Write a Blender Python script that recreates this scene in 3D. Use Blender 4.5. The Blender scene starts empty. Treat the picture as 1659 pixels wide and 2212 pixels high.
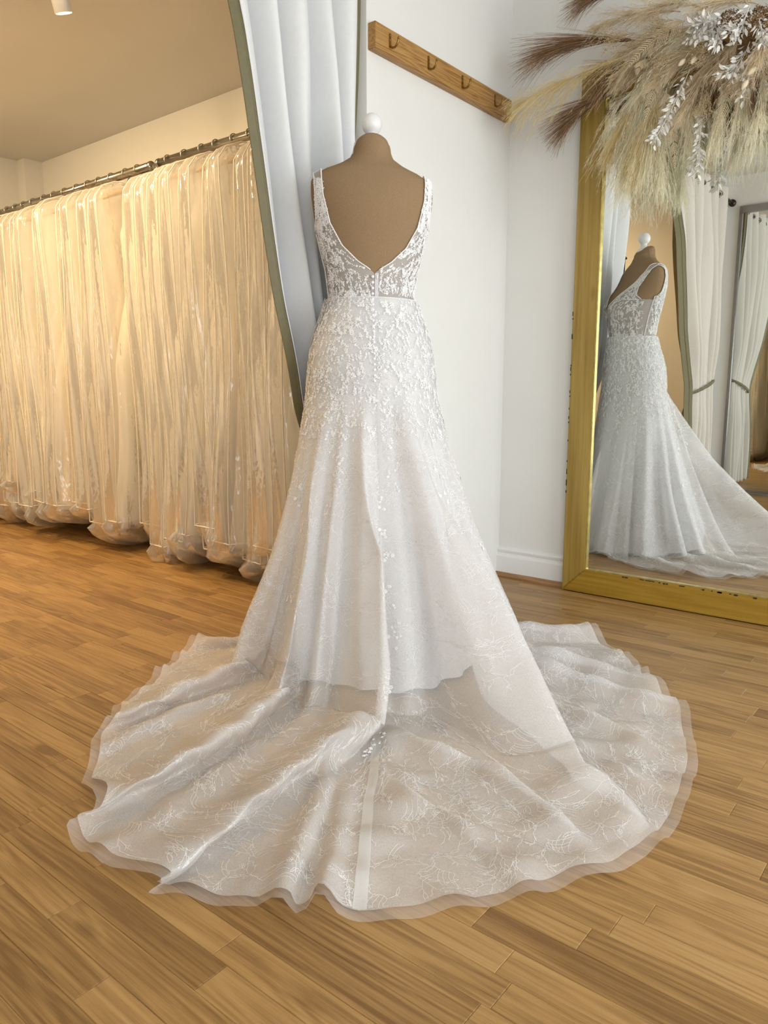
import bpy, math, random
import numpy as np
from mathutils import Vector

random.seed(11)
RNG = np.random.default_rng(11)
S = bpy.context.scene
COL = S.collection
PI = math.pi

# ------------------------------------------------------------------ camera
CAM_H, CAM_F, CAM_PITCH, CAM_YAW = 0.82, 1620.0, 9.4, 39.0
cam_d = bpy.data.cameras.new('camera')
cam_d.sensor_fit = 'VERTICAL'
cam_d.sensor_height = 24.0
cam_d.sensor_width = 18.0
cam_d.lens = CAM_F / 2212.0 * 24.0
cam_d.clip_start = 0.02
cam = bpy.data.objects.new('camera', cam_d)
cam.location = (0, 0, CAM_H)
cam.rotation_euler = (math.radians(90 - CAM_PITCH), 0, math.radians(CAM_YAW))
COL.objects.link(cam)
S.camera = cam

# ------------------------------------------------------------------ colour management
S.view_settings.view_transform = 'Standard'
S.view_settings.look = 'None'
S.view_settings.gamma = 1.0
S.view_settings.use_curve_mapping = False
S.view_settings.exposure = 0.0
S.cycles.max_bounces = 6
S.cycles.diffuse_bounces = 3
S.cycles.glossy_bounces = 4
S.cycles.transmission_bounces = 6
S.cycles.transparent_max_bounces = 12
S.cycles.caustics_reflective = True
S.cycles.caustics_refractive = False
S.cycles.sample_clamp_indirect = 6.0
S.cycles.adaptive_threshold = 0.05

# ------------------------------------------------------------------ daylight
XH, YM = -1.654, 2.852          # dividing wall (hooks) and mirror wall
YF, XR, XS = -0.72, 2.25, -5.515  # front wall, window wall, store room end wall
CEIL = 2.39
W = bpy.data.worlds.new('overcast_sky')
S.world = W
W.use_nodes = True
W.node_tree.nodes['Background'].inputs[0].default_value = (0.80, 0.88, 1.0, 1)
W.node_tree.nodes['Background'].inputs[1].default_value = 1.2


def area(name, loc, rot, sx, sy, power, color):
    d = bpy.data.lights.new(name, 'AREA')
    d.shape = 'RECTANGLE'
    d.size, d.size_y = sx, sy
    d.energy = power
    d.color = color
    o = bpy.data.objects.new(name, d)
    o.location = loc
    o.rotation_euler = rot
    COL.objects.link(o)
    return o


# daylight entering by the shop window (right wall) and the glazed door (front wall)
area('window_daylight', (XR + 0.10, 1.35, 1.05), (0, math.radians(90), 0), 1.7, 2.8, 98, (0.89, 0.95, 1.0))
area('door_daylight', (1.25, YF - 0.10, 1.1), (math.radians(90), 0, 0), 1.5, 1.9, 42, (0.89, 0.95, 1.0))


# ------------------------------------------------------------------ helpers
ORG = {}


def empty(name, loc=(0, 0, 0)):
    o = bpy.data.objects.new(name, None)
    o.location = loc
    o.empty_display_size = 0.1
    COL.objects.link(o)
    ORG[o.name] = np.array(loc, float)
    return o


def tag(o, label=None, cat=None, group=None, kind=None):
    if label: o['label'] = label
    if cat: o['category'] = cat
    if group: o['group'] = group
    if kind: o['kind'] = kind
    return o


def mesh_data(name, V, F, mat=None, smooth=True, attr=None):
    """V (n,3); F list of index arrays: either (m,4)/(m,3) numpy arrays or python lists"""
    V = np.asarray(V, float).reshape(-1, 3)
    me = bpy.data.meshes.new(name)
    if isinstance(F, np.ndarray):
        F = [F]
    arrs = []
    for f in F:
        arrs.append(np.asarray(f, np.int32))
    if arrs and all(a.ndim == 2 for a in arrs):
        loops = np.concatenate([a.ravel() for a in arrs])
        sizes = np.concatenate([np.full(len(a), a.shape[1], np.int32) for a in arrs])
    else:
        loops = np.concatenate([a.ravel() for a in arrs])
        sizes = np.array([len(a) for a in arrs], np.int32)
    starts = np.concatenate([[0], np.cumsum(sizes)[:-1]]).astype(np.int32)
    me.vertices.add(len(V))
    me.vertices.foreach_set('co', V.astype(np.float32).ravel())
    me.loops.add(len(loops))
    me.loops.foreach_set('vertex_index', loops.astype(np.int32))
    me.polygons.add(len(sizes))
    me.polygons.foreach_set('loop_start', starts)
    me.polygons.foreach_set('loop_total', sizes)
    me.polygons.foreach_set('use_smooth', np.full(len(sizes), bool(smooth)))
    if mat is not None:
        me.materials.append(mat)
    me.update(calc_edges=True)
    me.validate()
    if attr:
        for k, vals in attr.items():
            a = me.attributes.new(k, 'FLOAT', 'FACE')
            a.data.foreach_set('value', np.asarray(vals, np.float32))
    return me


def mk(name, V, F, mat, parent=None, smooth=True, attr=None, kind=None, label=None):
    """mesh object from world-space vertices; under a parent they are made relative to its origin"""
    V = np.asarray(V, float).reshape(-1, 3)
    org = ORG[parent.name] if parent is not None else np.zeros(3)
    me = mesh_data(name, V - org, F, mat, smooth, attr)
    o = bpy.data.objects.new(name, me)
    COL.objects.link(o)
    if parent is not None:
        o.parent = parent
    ORG[o.name] = org
    if kind: o['kind'] = kind
    if label: o['label'] = label
    return o


class G:
    """collects simple shapes"""
    def __init__(self):
        self.V, self.F, self.n = [], [], 0

    def add(self, V, F):
        V = np.asarray(V, float).reshape(-1, 3)
        self.V.append(V)
        for f in F:
            self.F.append(np.asarray(f, np.int32) + self.n)
        self.n += len(V)
        return self

    def box(self, lo, hi):
        x0, y0, z0 = lo
        x1, y1, z1 = hi
        V = [(x0, y0, z0), (x1, y0, z0), (x1, y1, z0), (x0, y1, z0), (x0, y0, z1), (x1, y0, z1), (x1, y1, z1), (x0, y1, z1)]
        return self.add(V, [(0, 3, 2, 1), (4, 5, 6, 7), (0, 1, 5, 4), (1, 2, 6, 5), (2, 3, 7, 6), (3, 0, 4, 7)])

    def bbox(self, lo, hi, b=0.003):
        """box with chamfered edges"""
        import bmesh
        bm = bmesh.new()
        lo, hi = np.array(lo), np.array(hi)
        r = bmesh.ops.create_cube(bm, size=1)
        for v in bm.verts:
            v.co = Vector((np.array(v.co) + 0.5) * (hi - lo) + lo)
        bmesh.ops.bevel(bm, geom=bm.edges[:], offset=b, segments=2, affect='EDGES')
        bm.verts.ensure_lookup_table()
        V = [tuple(v.co) for v in bm.verts]
        F = [[v.index for v in f.verts] for f in bm.faces]
        bm.free()
        return self.add(V, F)

    def tube(self, P, r, n=8, caps=True):
        P = np.asarray(P, float)
        m = len(P)
        r = np.full(m, r) if np.isscalar(r) else np.asarray(r, float)
        T = np.gradient(P, axis=0)
        T /= np.linalg.norm(T, axis=1)[:, None] + 1e-12
        up = np.array([0, 0, 1.0]) if abs(T[0][2]) < 0.9 else np.array([1.0, 0, 0])
        U = np.zeros_like(P)
        u = up - T[0] * (up @ T[0])
        for i in range(m):
            u = u - T[i] * (u @ T[i])
            u /= np.linalg.norm(u) + 1e-12
            U[i] = u
        Wd = np.cross(T, U)
        a = np.arange(n) * 2 * PI / n
        V = P[:, None, :] + r[:, None, None] * (np.cos(a)[None, :, None] * U[:, None, :] + np.sin(a)[None, :, None] * Wd[:, None, :])
        F = grid_faces(m, n, wrap=True)
        Fl = list(F)
        if caps:
            Fl += [np.arange(n)[::-1], np.arange(n) + (m - 1) * n]
        return self.add(V.reshape(-1, 3), Fl)

    def lathe(self, prof, c=(0, 0, 0), n=24, axis='z'):
        prof = np.asarray(prof, float)
        a = np.arange(n) * 2 * PI / n
        V = np.zeros((len(prof), n, 3))
        V[..., 0] = prof[:, 0:1] * np.cos(a)
        V[..., 1] = prof[:, 0:1] * np.sin(a)
        V[..., 2] = prof[:, 1:2]
        if axis == 'x':
            V = V[..., [2, 0, 1]]
        if axis == 'y':
            V = V[..., [1, 2, 0]]
        return self.add(V.reshape(-1, 3) + np.array(c), list(grid_faces(len(prof), n, wrap=True)))

    def obj(self, name, mat, parent=None, smooth=True, **k):
        return mk(name, np.concatenate(self.V), self.F, mat, parent, smooth, **k)

    def data(self, name, mat, smooth=True):
        return mesh_data(name, np.concatenate(self.V), self.F, mat, smooth)


def grid_faces(m, n, wrap=False):
    i = np.arange(m - 1)[:, None]
    j = np.arange(n if wrap else n - 1)[None, :]
    j2 = (j + 1) % n
    return np.stack([i * n + j, i * n + j2, (i + 1) * n + j2, (i + 1) * n + j], -1).reshape(-1, 4)


def flat_shade(o, ang=0.6):
    me = o.data
    me.polygons.foreach_set('use_smooth', np.zeros(len(me.polygons), bool))
    return o


# ------------------------------------------------------------------ materials
def new_mat(name):
    m = bpy.data.materials.new(name)
    m.use_nodes = True
    nt = m.node_tree
    for n in list(nt.nodes):
        nt.nodes.remove(n)
    out = nt.nodes.new('ShaderNodeOutputMaterial')
    return m, nt, out


def nd(nt, typ, **inp):
    n = nt.nodes.new(typ)
    for k, v in inp.items():
        k2 = k.replace('_', ' ')
        if k2 in n.inputs:
            n.inputs[k2].default_value = v
        else:
            setattr(n, k, v)
    return n


def ramp(nt, stops):
    r = nt.nodes.new('ShaderNodeValToRGB')
    e = r.color_ramp.elements
    e[0].position, e[0].color = stops[0][0], (*stops[0][1], 1)
    e[1].position, e[1].color = stops[-1][0], (*stops[-1][1], 1)
    for p, c in stops[1:-1]:
        x = e.new(p)
        x.color = (*c, 1)
    return r


def lin(r, g, b):
    f = lambda c: (c / 255 / 12.92) if c / 255 <= 0.04045 else ((c / 255 + 0.055) / 1.055) ** 2.4
    return (f(r), f(g), f(b))


def plain(name, col, rough=0.5, metal=0.0, var=0.06, scale=20.0, bump=0.0, stretch=(1, 1, 1), spec=0.5, sheen=0.0):
    """principled surface with a little procedural colour variation and relief"""
    m, nt, out = new_mat(name)
    b = nd(nt, 'ShaderNodeBsdfPrincipled', Roughness=rough, Metallic=metal)
    b.inputs['Specular IOR Level'].default_value = spec
    if sheen:
        b.inputs['Sheen Weight'].default_value = sheen
    tc = nd(nt, 'ShaderNodeNewGeometry')
    mp = nd(nt, 'ShaderNodeMapping', Scale=stretch)
    nt.links.new(tc.outputs['Position'], mp.inputs['Vector'])
    no = nd(nt, 'ShaderNodeTexNoise', Scale=scale, Detail=4.0)
    nt.links.new(mp.outputs[0], no.inputs['Vector'])
    c = np.array(col)
    r = ramp(nt, [(0.3, tuple(np.clip(c * (1 - var), 0, 1))), (0.7, tuple(np.clip(c * (1 + var), 0, 1)))])
    nt.links.new(no.outputs['Fac'], r.inputs[0])
    nt.links.new(r.outputs[0], b.inputs['Base Color'])
    if bump:
        bp = nd(nt, 'ShaderNodeBump', Strength=bump, Distance=0.002)
        nt.links.new(no.outputs['Fac'], bp.inputs['Height'])
        nt.links.new(bp.outputs[0], b.inputs['Normal'])
    nt.links.new(b.outputs[0], out.inputs[0])
    return m


def wood(name, dark, mid, light, along='x', scale=1.0, rough=0.4, tone_attr=None, gloss=0.35, grain=1.0):
    """grained wood; along = axis of the grain; tone_attr shifts pattern and tone for every piece"""
    m, nt, out = new_mat(name)
    L = nt.links.new
    b = nd(nt, 'ShaderNodeBsdfPrincipled', Roughness=rough)
    b.inputs['Specular IOR Level'].default_value = gloss
    geo = nd(nt, 'ShaderNodeNewGeometry')
    vec = geo.outputs['Position']
    tone = None
    if tone_attr:
        at = nd(nt, 'ShaderNodeAttribute')
        at.attribute_name = tone_attr
        tone = at.outputs['Fac']
        mul = nd(nt, 'ShaderNodeVectorMath', operation='SCALE')
        mul.inputs[0].default_value = (13.7, 29.3, 7.1)
        L(tone, mul.inputs['Scale'])
        ad = nd(nt, 'ShaderNodeVectorMath', operation='ADD')
        L(vec, ad.inputs[0]); L(mul.outputs[0], ad.inputs[1])
        vec = ad.outputs[0]
    ax = {'x': (1.6, 22, 22), 'z': (22, 22, 1.6), 'y': (22, 1.6, 22)}[along]
    mp = nd(nt, 'ShaderNodeMapping', Scale=tuple(s * scale for s in ax))
    L(vec, mp.inputs['Vector'])
    # slow warp that gives the cathedral figure
    n1 = nd(nt, 'ShaderNodeTexNoise', Scale=0.55, Detail=2.0, Roughness=0.5, Distortion=0.4)
    L(mp.outputs[0], n1.inputs['Vector'])
    m1 = nd(nt, 'ShaderNodeMath', operation='MULTIPLY'); m1.inputs[1].default_value = 13.0
    L(n1.outputs['Fac'], m1.inputs[0])
    fr = nd(nt, 'ShaderNodeMath', operation='SINE')
    mm = nd(nt, 'ShaderNodeMath', operation='MULTIPLY'); mm.inputs[1].default_value = 6.283 * 0.9
    L(m1.outputs[0], mm.inputs[0]); L(mm.outputs[0], fr.inputs[0])
    # fine pores
    ax2 = {'x': (5, 170, 170), 'z': (170, 170, 5), 'y': (170, 5, 170)}[along]
    mp2 = nd(nt, 'ShaderNodeMapping', Scale=tuple(s * scale for s in ax2))
    L(vec, mp2.inputs['Vector'])
    n2 = nd(nt, 'ShaderNodeTexNoise', Scale=1.0, Detail=5.0, Roughness=0.62)
    L(mp2.outputs[0], n2.inputs['Vector'])
    n3 = nd(nt, 'ShaderNodeTexNoise', Scale=0.25, Detail=2.0)
    L(mp.outputs[0], n3.inputs['Vector'])
    s1 = nd(nt, 'ShaderNodeMath', operation='MULTIPLY_ADD'); s1.inputs[1].default_value = 0.075 * grain; s1.inputs[2].default_value = 0.0
    L(fr.outputs[0], s1.inputs[0])
    s2 = nd(nt, 'ShaderNodeMath', operation='MULTIPLY_ADD'); s2.inputs[1].default_value = 0.75 * grain
    L(n2.outputs['Fac'], s2.inputs[0]); L(s1.outputs[0], s2.inputs[2])
    s3 = nd(nt, 'ShaderNodeMath', operation='MULTIPLY_ADD'); s3.inputs[1].default_value = 0.35
    L(n3.outputs['Fac'], s3.inputs[0]); L(s2.outputs[0], s3.inputs[2])
    last = s3.outputs[0]
    if tone is not None:
        s4 = nd(nt, 'ShaderNodeMath', operation='MULTIPLY_ADD'); s4.inputs[1].default_value = 0.16
        L(tone, s4.inputs[0]); L(last, s4.inputs[2])
        last = s4.outputs[0]
        off = 0.12
    else:
        off = 0.0
    # knots
    mpk = nd(nt, 'ShaderNodeMapping', Scale={'x': (2.2, 6, 6), 'z': (6, 6, 2.2), 'y': (6, 2.2, 6)}[along])
    L(vec, mpk.inputs['Vector'])
    vo = nd(nt, 'ShaderNodeTexVoronoi', Scale=1.0)
    L(mpk.outputs[0], vo.inputs['Vector'])
    kr = nd(nt, 'ShaderNodeMapRange'); kr.inputs['From Min'].default_value = 0.03; kr.inputs['From Max'].default_value = 0.11
    kr.inputs['To Min'].default_value = -0.30; kr.inputs['To Max'].default_value = 0.0
    L(vo.outputs['Distance'], kr.inputs['Value'])
    s5 = nd(nt, 'ShaderNodeMath', operation='ADD')
    L(last, s5.inputs[0]); L(kr.outputs[0], s5.inputs[1])
    r = ramp(nt, [(0.26 + off, dark), (0.52 + off, mid), (0.80 + off, light)])
    L(s5.outputs[0], r.inputs[0])
    L(r.outputs[0], b.inputs['Base Color'])
    L(b.outputs[0], out.inputs[0])
    return m


def sheer(name, col, alpha, transl=0.45, weave=0.0, scale=900.0):
    """thin net or tulle: part of the light passes straight through the holes, the rest meets white thread"""
    m, nt, out = new_mat(name)
    L = nt.links.new
    tr = nd(nt, 'ShaderNodeBsdfTransparent')
    di = nd(nt, 'ShaderNodeBsdfDiffuse', Color=(*col, 1))
    tl = nd(nt, 'ShaderNodeBsdfTranslucent', Color=(*col, 1))
    mx = nd(nt, 'ShaderNodeMixShader'); mx.inputs[0].default_value = transl
    L(di.outputs[0], mx.inputs[1]); L(tl.outputs[0], mx.inputs[2])
    mo = nd(nt, 'ShaderNodeMixShader'); mo.inputs[0].default_value = alpha
    if weave:
        geo = nd(nt, 'ShaderNodeNewGeometry')
        no = nd(nt, 'ShaderNodeTexNoise', Scale=scale, Detail=3.0)
        L(geo.outputs['Position'], no.inputs['Vector'])
        mr = nd(nt, 'ShaderNodeMapRange'); mr.inputs['From Min'].default_value = 0.35; mr.inputs['From Max'].default_value = 0.65
        mr.inputs['To Min'].default_value = max(0, alpha - weave); mr.inputs['To Max'].default_value = min(1, alpha + weave)
        L(no.outputs['Fac'], mr.inputs['Value']); L(mr.outputs[0], mo.inputs[0])
    L(tr.outputs[0], mo.inputs[1]); L(mx.outputs[0], mo.inputs[2]); L(mo.outputs[0], out.inputs[0])
    return m


def film(name, col, alpha, rough=0.16, wr=1.0):
    """crinkled clear plastic film"""
    m, nt, out = new_mat(name)
    L = nt.links.new
    geo = nd(nt, 'ShaderNodeNewGeometry')
    mp = nd(nt, 'ShaderNodeMapping', Scale=(15, 15, 4.0)); L(geo.outputs['Position'], mp.inputs['Vector'])
    n1 = nd(nt, 'ShaderNodeTexNoise', Scale=1.0, Detail=3.0, Roughness=0.5, Distortion=0.6); L(mp.outputs[0], n1.inputs['Vector'])
    mp2 = nd(nt, 'ShaderNodeMapping', Scale=(60, 60, 34)); L(geo.outputs['Position'], mp2.inputs['Vector'])
    n2 = nd(nt, 'ShaderNodeTexVoronoi', Scale=1.0); L(mp2.outputs[0], n2.inputs['Vector'])
    hs = nd(nt, 'ShaderNodeMath', operation='MULTIPLY_ADD'); hs.inputs[1].default_value = 0.20; L(n2.outputs['Distance'], hs.inputs[0]); L(n1.outputs['Fac'], hs.inputs[2])
    b2 = nd(nt, 'ShaderNodeBump', Strength=0.55 * wr, Distance=0.010); L(hs.outputs[0], b2.inputs['Height'])
    tr = nd(nt, 'ShaderNodeBsdfTransparent')
    gl = nd(nt, 'ShaderNodeBsdfGlossy', Color=(1, 1, 1, 1), Roughness=rough); L(b2.outputs[0], gl.inputs['Normal'])
    di = nd(nt, 'ShaderNodeBsdfDiffuse', Color=(*col, 1))
    tl = nd(nt, 'ShaderNodeBsdfTranslucent', Color=(*col, 1))
    md = nd(nt, 'ShaderNodeMixShader'); md.inputs[0].default_value = 0.4; L(di.outputs[0], md.inputs[1]); L(tl.outputs[0], md.inputs[2])
    m1 = nd(nt, 'ShaderNodeMixShader'); m1.inputs[0].default_value = alpha; L(tr.outputs[0], m1.inputs[1]); L(md.outputs[0], m1.inputs[2])
    fr = nd(nt, 'ShaderNodeFresnel', IOR=1.5); L(b2.outputs[0], fr.inputs['Normal'])
    fm = nd(nt, 'ShaderNodeMath', operation='MULTIPLY_ADD'); fm.inputs[1].default_value = 0.45; fm.inputs[2].default_value = 0.035; L(fr.outputs[0], fm.inputs[0])
    m2 = nd(nt, 'ShaderNodeMixShader'); L(fm.outputs[0], m2.inputs[0]); L(m1.outputs[0], m2.inputs[1]); L(gl.outputs[0], m2.inputs[2])
    L(m2.outputs[0], out.inputs[0])
    return m


M = {}
M['wall'] = plain('white_wall_paint', lin(236, 233, 227), 0.75, var=0.012, scale=4)
M['ceiling'] = plain('ceiling_paint', lin(232, 228, 220), 0.85, var=0.01, scale=3)
M['gloss_white'] = plain('white_gloss_paint', lin(240, 238, 234), 0.35, var=0.01, scale=6)
M['floor_base'] = plain('floor_underlay', lin(92, 62, 32), 0.8)
M['plank'] = wood('oak_laminate', lin(124, 89, 48), lin(172, 133, 80), lin(192, 156, 104), 'x', 1.0, 0.36, 'tone', 0.4, 0.8)
M['pine'] = wood('pine_rail', lin(116, 76, 34), lin(172, 128, 70), lin(194, 154, 92), 'y', 1.3, 0.45, None, 0.4, 1.0)
M['beading'] = wood('oak_beading', lin(120, 84, 52), lin(160, 118, 78), lin(176, 136, 96), 'x', 1.0, 0.5)
M['gold_x'] = wood('gold_wood_horizontal', lin(140, 104, 22), lin(172, 134, 46), lin(190, 154, 68), 'x', 0.5, 0.42, None, 0.5, 0.6)
M['gold_z'] = wood('gold_wood_vertical', lin(142, 112, 42), lin(176, 147, 76), lin(194, 168, 98), 'z', 0.5, 0.42, None, 0.5, 0.6)
M['gold_edge'] = plain('gold_edge_foil', lin(214, 196, 120), 0.25, 0.8, var=0.2, scale=40)
M['chip'] = plain('dark_chipped_paint', lin(58, 46, 24), 0.7)
M['brass'] = plain('aged_brass', lin(150, 116, 60), 0.30, 1.0, var=0.25, scale=60)
M['chrome'] = plain('rail_chrome', lin(170, 165, 155), 0.22, 1.0, var=0.05)
M['steel_wire'] = plain('hanger_wire', lin(190, 186, 176), 0.3, 1.0)
M['silver'] = plain('silver_frame', lin(160, 160, 160), 0.35, 0.9)
M['darkmetal'] = plain('dark_pole_metal', lin(70, 64, 52), 0.4, 0.8)
M['black'] = plain('black_metal', lin(16, 16, 17), 0.5)
M['white_paint'] = plain('white_lacquer', lin(238, 236, 232), 0.3, var=0.03, scale=30)
M['linen'] = plain('brown_linen', lin(150, 124, 94), 0.9, var=0.10, scale=420, bump=0.35, spec=0.1)
M['seam'] = plain('linen_seam', lin(176, 148, 110), 0.9)
M['curtain'] = plain('pale_grey_curtain', lin(232, 231, 230), 0.8, var=0.015, scale=60, spec=0.15, sheen=0.2)
M['olive'] = plain('olive_curtain_lining', lin(120, 112, 82), 0.55, var=0.06, scale=60, spec=0.3)
M['cream_curtain'] = plain('off_white_curtain', lin(226, 218, 208), 0.8, var=0.015, scale=60, spec=0.15)
M['rope'] = plain('olive_rope', lin(132, 126, 96), 0.7, var=0.25, scale=160)
M['tulle'] = sheer('ivory_tulle', (0.92, 0.875, 0.84), 0.27, 0.15)
M['lace_net'] = sheer('lace_net', (0.93, 0.895, 0.87), 0.44, 0.12, 0.07, 420.0)
M['seam_net'] = sheer('doubled_net', (0.96, 0.94, 0.92), 0.48, 0.2)
M['bodice_net'] = sheer('bodice_net', (0.88, 0.86, 0.84), 0.50, 0.25)
M['cord'] = sheer('white_lace_cord', (0.95, 0.93, 0.91), 0.85, 0.15)
M['thread'] = plain('white_lace_thread', lin(246, 243, 240), 0.7, var=0.02, scale=100, spec=0.3)
M['satin'] = plain('ivory_satin_lining', lin(248, 248, 250), 0.55, var=0.01, scale=20, spec=0.3)
M['bead'] = plain('pearl_bead', lin(248, 246, 244), 0.12, var=0.03, scale=100, spec=0.9)
M['film'] = film('clear_garment_film', (0.96, 0.93, 0.87), 0.33, 0.09, 0.8)
M['piping'] = plain('cream_bag_piping', lin(230, 220, 204), 0.6, var=0.03, scale=60)
M['gown'] = plain('ivory_tulle_gown', lin(240, 232, 216), 0.85, var=0.07, scale=7, stretch=(3, 3, 0.35), spec=0.1)
M['gown2'] = plain('white_tulle_gown', lin(246, 241, 232), 0.85, var=0.06, scale=7, stretch=(3, 3, 0.35), spec=0.1)
M['gown3'] = plain('champagne_gown', lin(230, 214, 188), 0.8, var=0.07, scale=7, stretch=(3, 3, 0.35), spec=0.1)
M['hanger'] = plain('beech_hanger', lin(200, 164, 116), 0.5, var=0.08)
M['pampasY'] = sheer('straw_pampas', lin(236, 216, 164), 1.0, 0.45)
M['pampasC'] = sheer('cream_pampas', lin(250, 243, 218), 1.0, 0.45)
M['pampasT'] = sheer('tan_pampas', lin(236, 219, 190), 1.0, 0.45)
M['palm'] = plain('brown_palm_fibre', lin(146, 114, 84), 0.8, var=0.22, scale=80, spec=0.2)
M['fern'] = plain('bleached_fern', lin(218, 200, 164), 0.8, var=0.06, scale=60)
M['ruscus'] = plain('white_ruscus', lin(238, 234, 226), 0.6, var=0.03, scale=60)
M['gyp'] = plain('dried_gypsophila', lin(200, 176, 136), 0.85, var=0.15, scale=90)
M['pod'] = plain('pale_seed_pod', lin(226, 208, 176), 0.7, var=0.06)
M['hyd'] = plain('brown_hydrangea', lin(128, 98, 62), 0.85, var=0.25, scale=70)
m, nt, out = new_mat('mirror_glass')
g = nd(nt, 'ShaderNodeBsdfGlossy', Color=(0.90, 0.925, 0.905, 1), Roughness=0.0)
nt.links.new(g.outputs[0], out.inputs[0])
M['mirror'] = m
m, nt, out = new_mat('window_pane')
t = nd(nt, 'ShaderNodeBsdfTransparent', Color=(0.97, 0.98, 0.98, 1)); g = nd(nt, 'ShaderNodeBsdfGlossy', Roughness=0.02)
mx = nd(nt, 'ShaderNodeMixShader'); mx.inputs[0].default_value = 0.05
nt.links.new(t.outputs[0], mx.inputs[1]); nt.links.new(g.outputs[0], mx.inputs[2]); nt.links.new(mx.outputs[0], out.inputs[0])
M['pane'] = m
m, nt, out = new_mat('spot_lens')
e = nd(nt, 'ShaderNodeEmission', Color=(1, 0.72, 0.42, 1), Strength=12.0)
nt.links.new(e.outputs[0], out.inputs[0])
M['lens'] = m

# ------------------------------------------------------------------ the room
def struct(g, name, mat, smooth=False):
    o = g.obj(name, mat, None, smooth)
    o['kind'] = 'structure'
    return o


floor = struct(G().box((XS - 0.1, YF - 0.1, -0.12), (XR + 0.1, YM + 0.1, -0.004)), 'floor', M['floor_base'])
ORG['floor'] = np.zeros(3)
# oak strips: every strip a plank of its own, running along the mirror wall
STRIP = 0.0575
planks = []
row = 0
y = YF
while y < YM - 0.002:
    y1 = min(y + STRIP, YM)
    x = XS - random.uniform(0, 0.4)
    while x < XR:
        ln = random.choice([0.26, 0.32, 0.38, 0.44, 0.50, 0.58])
        x0, x1 = max(x, XS), min(x + ln, XR)
        if x1 - x0 > 0.02:
            planks.append((x0, y, x1, y1, random.random()))
        x += ln
    y = y1
    row += 1


def cam_area(q):
    """rough size of a plank in the photographed view (only used to rank planks)"""
    cx_, cy_ = (q[0] + q[2]) / 2, (q[1] + q[3]) / 2
    yaw = math.radians(CAM_YAW)
    fwd = -math.sin(yaw) * cx_ + math.cos(yaw) * cy_
    side = math.cos(yaw) * cx_ + math.sin(yaw) * cy_
    if fwd < 0.72 or abs(side) > 0.60 * fwd + 0.15:
        return 0
    if 0.0 < fwd and (cx_ + 1.2) ** 2 / 0.55 + (cy_ - 1.5) ** 2 / 0.55 < 0.35:
        return 0                      # under the gown
    if cy_ > 2.05 and cx_ < -1.7:
        return 0.0001                 # under the garment bags
    return (q[2] - q[0]) * (q[3] - q[1]) / fwd ** 3


def plank_geo(q):
    x0, y0, x1, y1, t = q
    c, g_ = 0.0011, 0.00015
    V = [(x0 + c, y0 + c, 0), (x1 - c, y0 + c, 0), (x1 - c, y1 - c, 0), (x0 + c, y1 - c, 0)]
    o_ = [(x0 + g_, y0 + g_), (x1 - g_, y0 + g_), (x1 - g_, y1 - g_), (x0 + g_, y1 - g_)]
    V += [(a, b, -0.0007) for a, b in o_] + [(a, b, -0.0045) for a, b in o_]
    F = [(0, 1, 2, 3)]
    for k in range(4):
        n = (k + 1) % 4
        F += [(k, 4 + k, 4 + n, n), (4 + k, 8 + k, 8 + n, 4 + n)]
    return V, F


planks.sort(key=cam_area, reverse=True)
for q in planks[:300]:
    V, F = plank_geo(q)
    mk('plank', V, np.array(F), M['plank'], floor, False, {'tone': [q[4]] * 9})
VV, FF, TT, n = [], [], [], 0
for q in planks[300:]:
    V, F = plank_geo(q)
    VV += V
    FF.append(np.array(F) + n)
    TT += [q[4]] * 9
    n += 12
mk('plank_remainder', VV, np.concatenate(FF), M['plank'], floor, False, {'tone': TT}, kind='stuff')

struct(G().box((XS - 0.1, YF - 0.1, CEIL), (XR + 0.1, YM + 0.1, CEIL + 0.1)), 'ceiling', M['ceiling'])
struct(G().box((XS - 0.1, YM, 0), (XR + 0.1, YM + 0.1, CEIL)), 'wall_back', M['wall'])
struct(G().box((XS - 0.1, YF - 0.1, 0), (XS, YM + 0.1, CEIL)), 'wall_store_end', M['wall'])
struct(G().box((XH - 0.11, 1.955, 0), (XH, YM, CEIL)), 'wall_left', M['wall'])
struct(G().box((-1.88, YF, 0), (-1.77, YF + 0.16, CEIL)), 'wall_left_nib', M['wall'])
# right wall with the shop window, front wall with the glazed door
W0, W1, WZ0, WZ1 = -0.05, 2.75, 0.25, 1.95
g = G().box((XR, YF - 0.1, 0), (XR + 0.1, W0, CEIL)).box((XR, W1, 0), (XR + 0.1, YM, CEIL))
g.box((XR, W0, 0), (XR + 0.1, W1, WZ0)).box((XR, W0, WZ1), (XR + 0.1, W1, CEIL))
struct(g, 'wall_right', M['wall'])
D0, D1, DZ1 = 0.45, 2.05, 2.05
g = G().box((XS, YF - 0.1, 0), (D0, YF, CEIL)).box((D1, YF - 0.1, 0), (XR, YF, CEIL)).box((D0, YF - 0.1, DZ1), (D1, YF, CEIL))
struct(g, 'wall_front', M['wall'])
win = empty('window_1', (XR + 0.05, (W0 + W1) / 2, WZ0)); win['kind'] = 'structure'
g = G()
for a, b in ((W0, W0 + 0.06), (W1 - 0.06, W1), ((W0 + W1) / 2 - 0.03, (W0 + W1) / 2 + 0.03)):
    g.box((XR + 0.03, a, WZ0), (XR + 0.08, b, WZ1))
g.box((XR + 0.03, W0, WZ0), (XR + 0.08, W1, WZ0 + 0.06)).box((XR + 0.03, W0, WZ1 - 0.06), (XR + 0.08, W1, WZ1))
g.obj('window_frame', M['gloss_white'], win, False)
for a, b in ((W0 + 0.06, (W0 + W1) / 2 - 0.03), ((W0 + W1) / 2 + 0.03, W1 - 0.06)):
    G().box((XR + 0.05, a, WZ0 + 0.06), (XR + 0.056, b, WZ1 - 0.06)).obj('pane', M['pane'], win, False)
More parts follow.
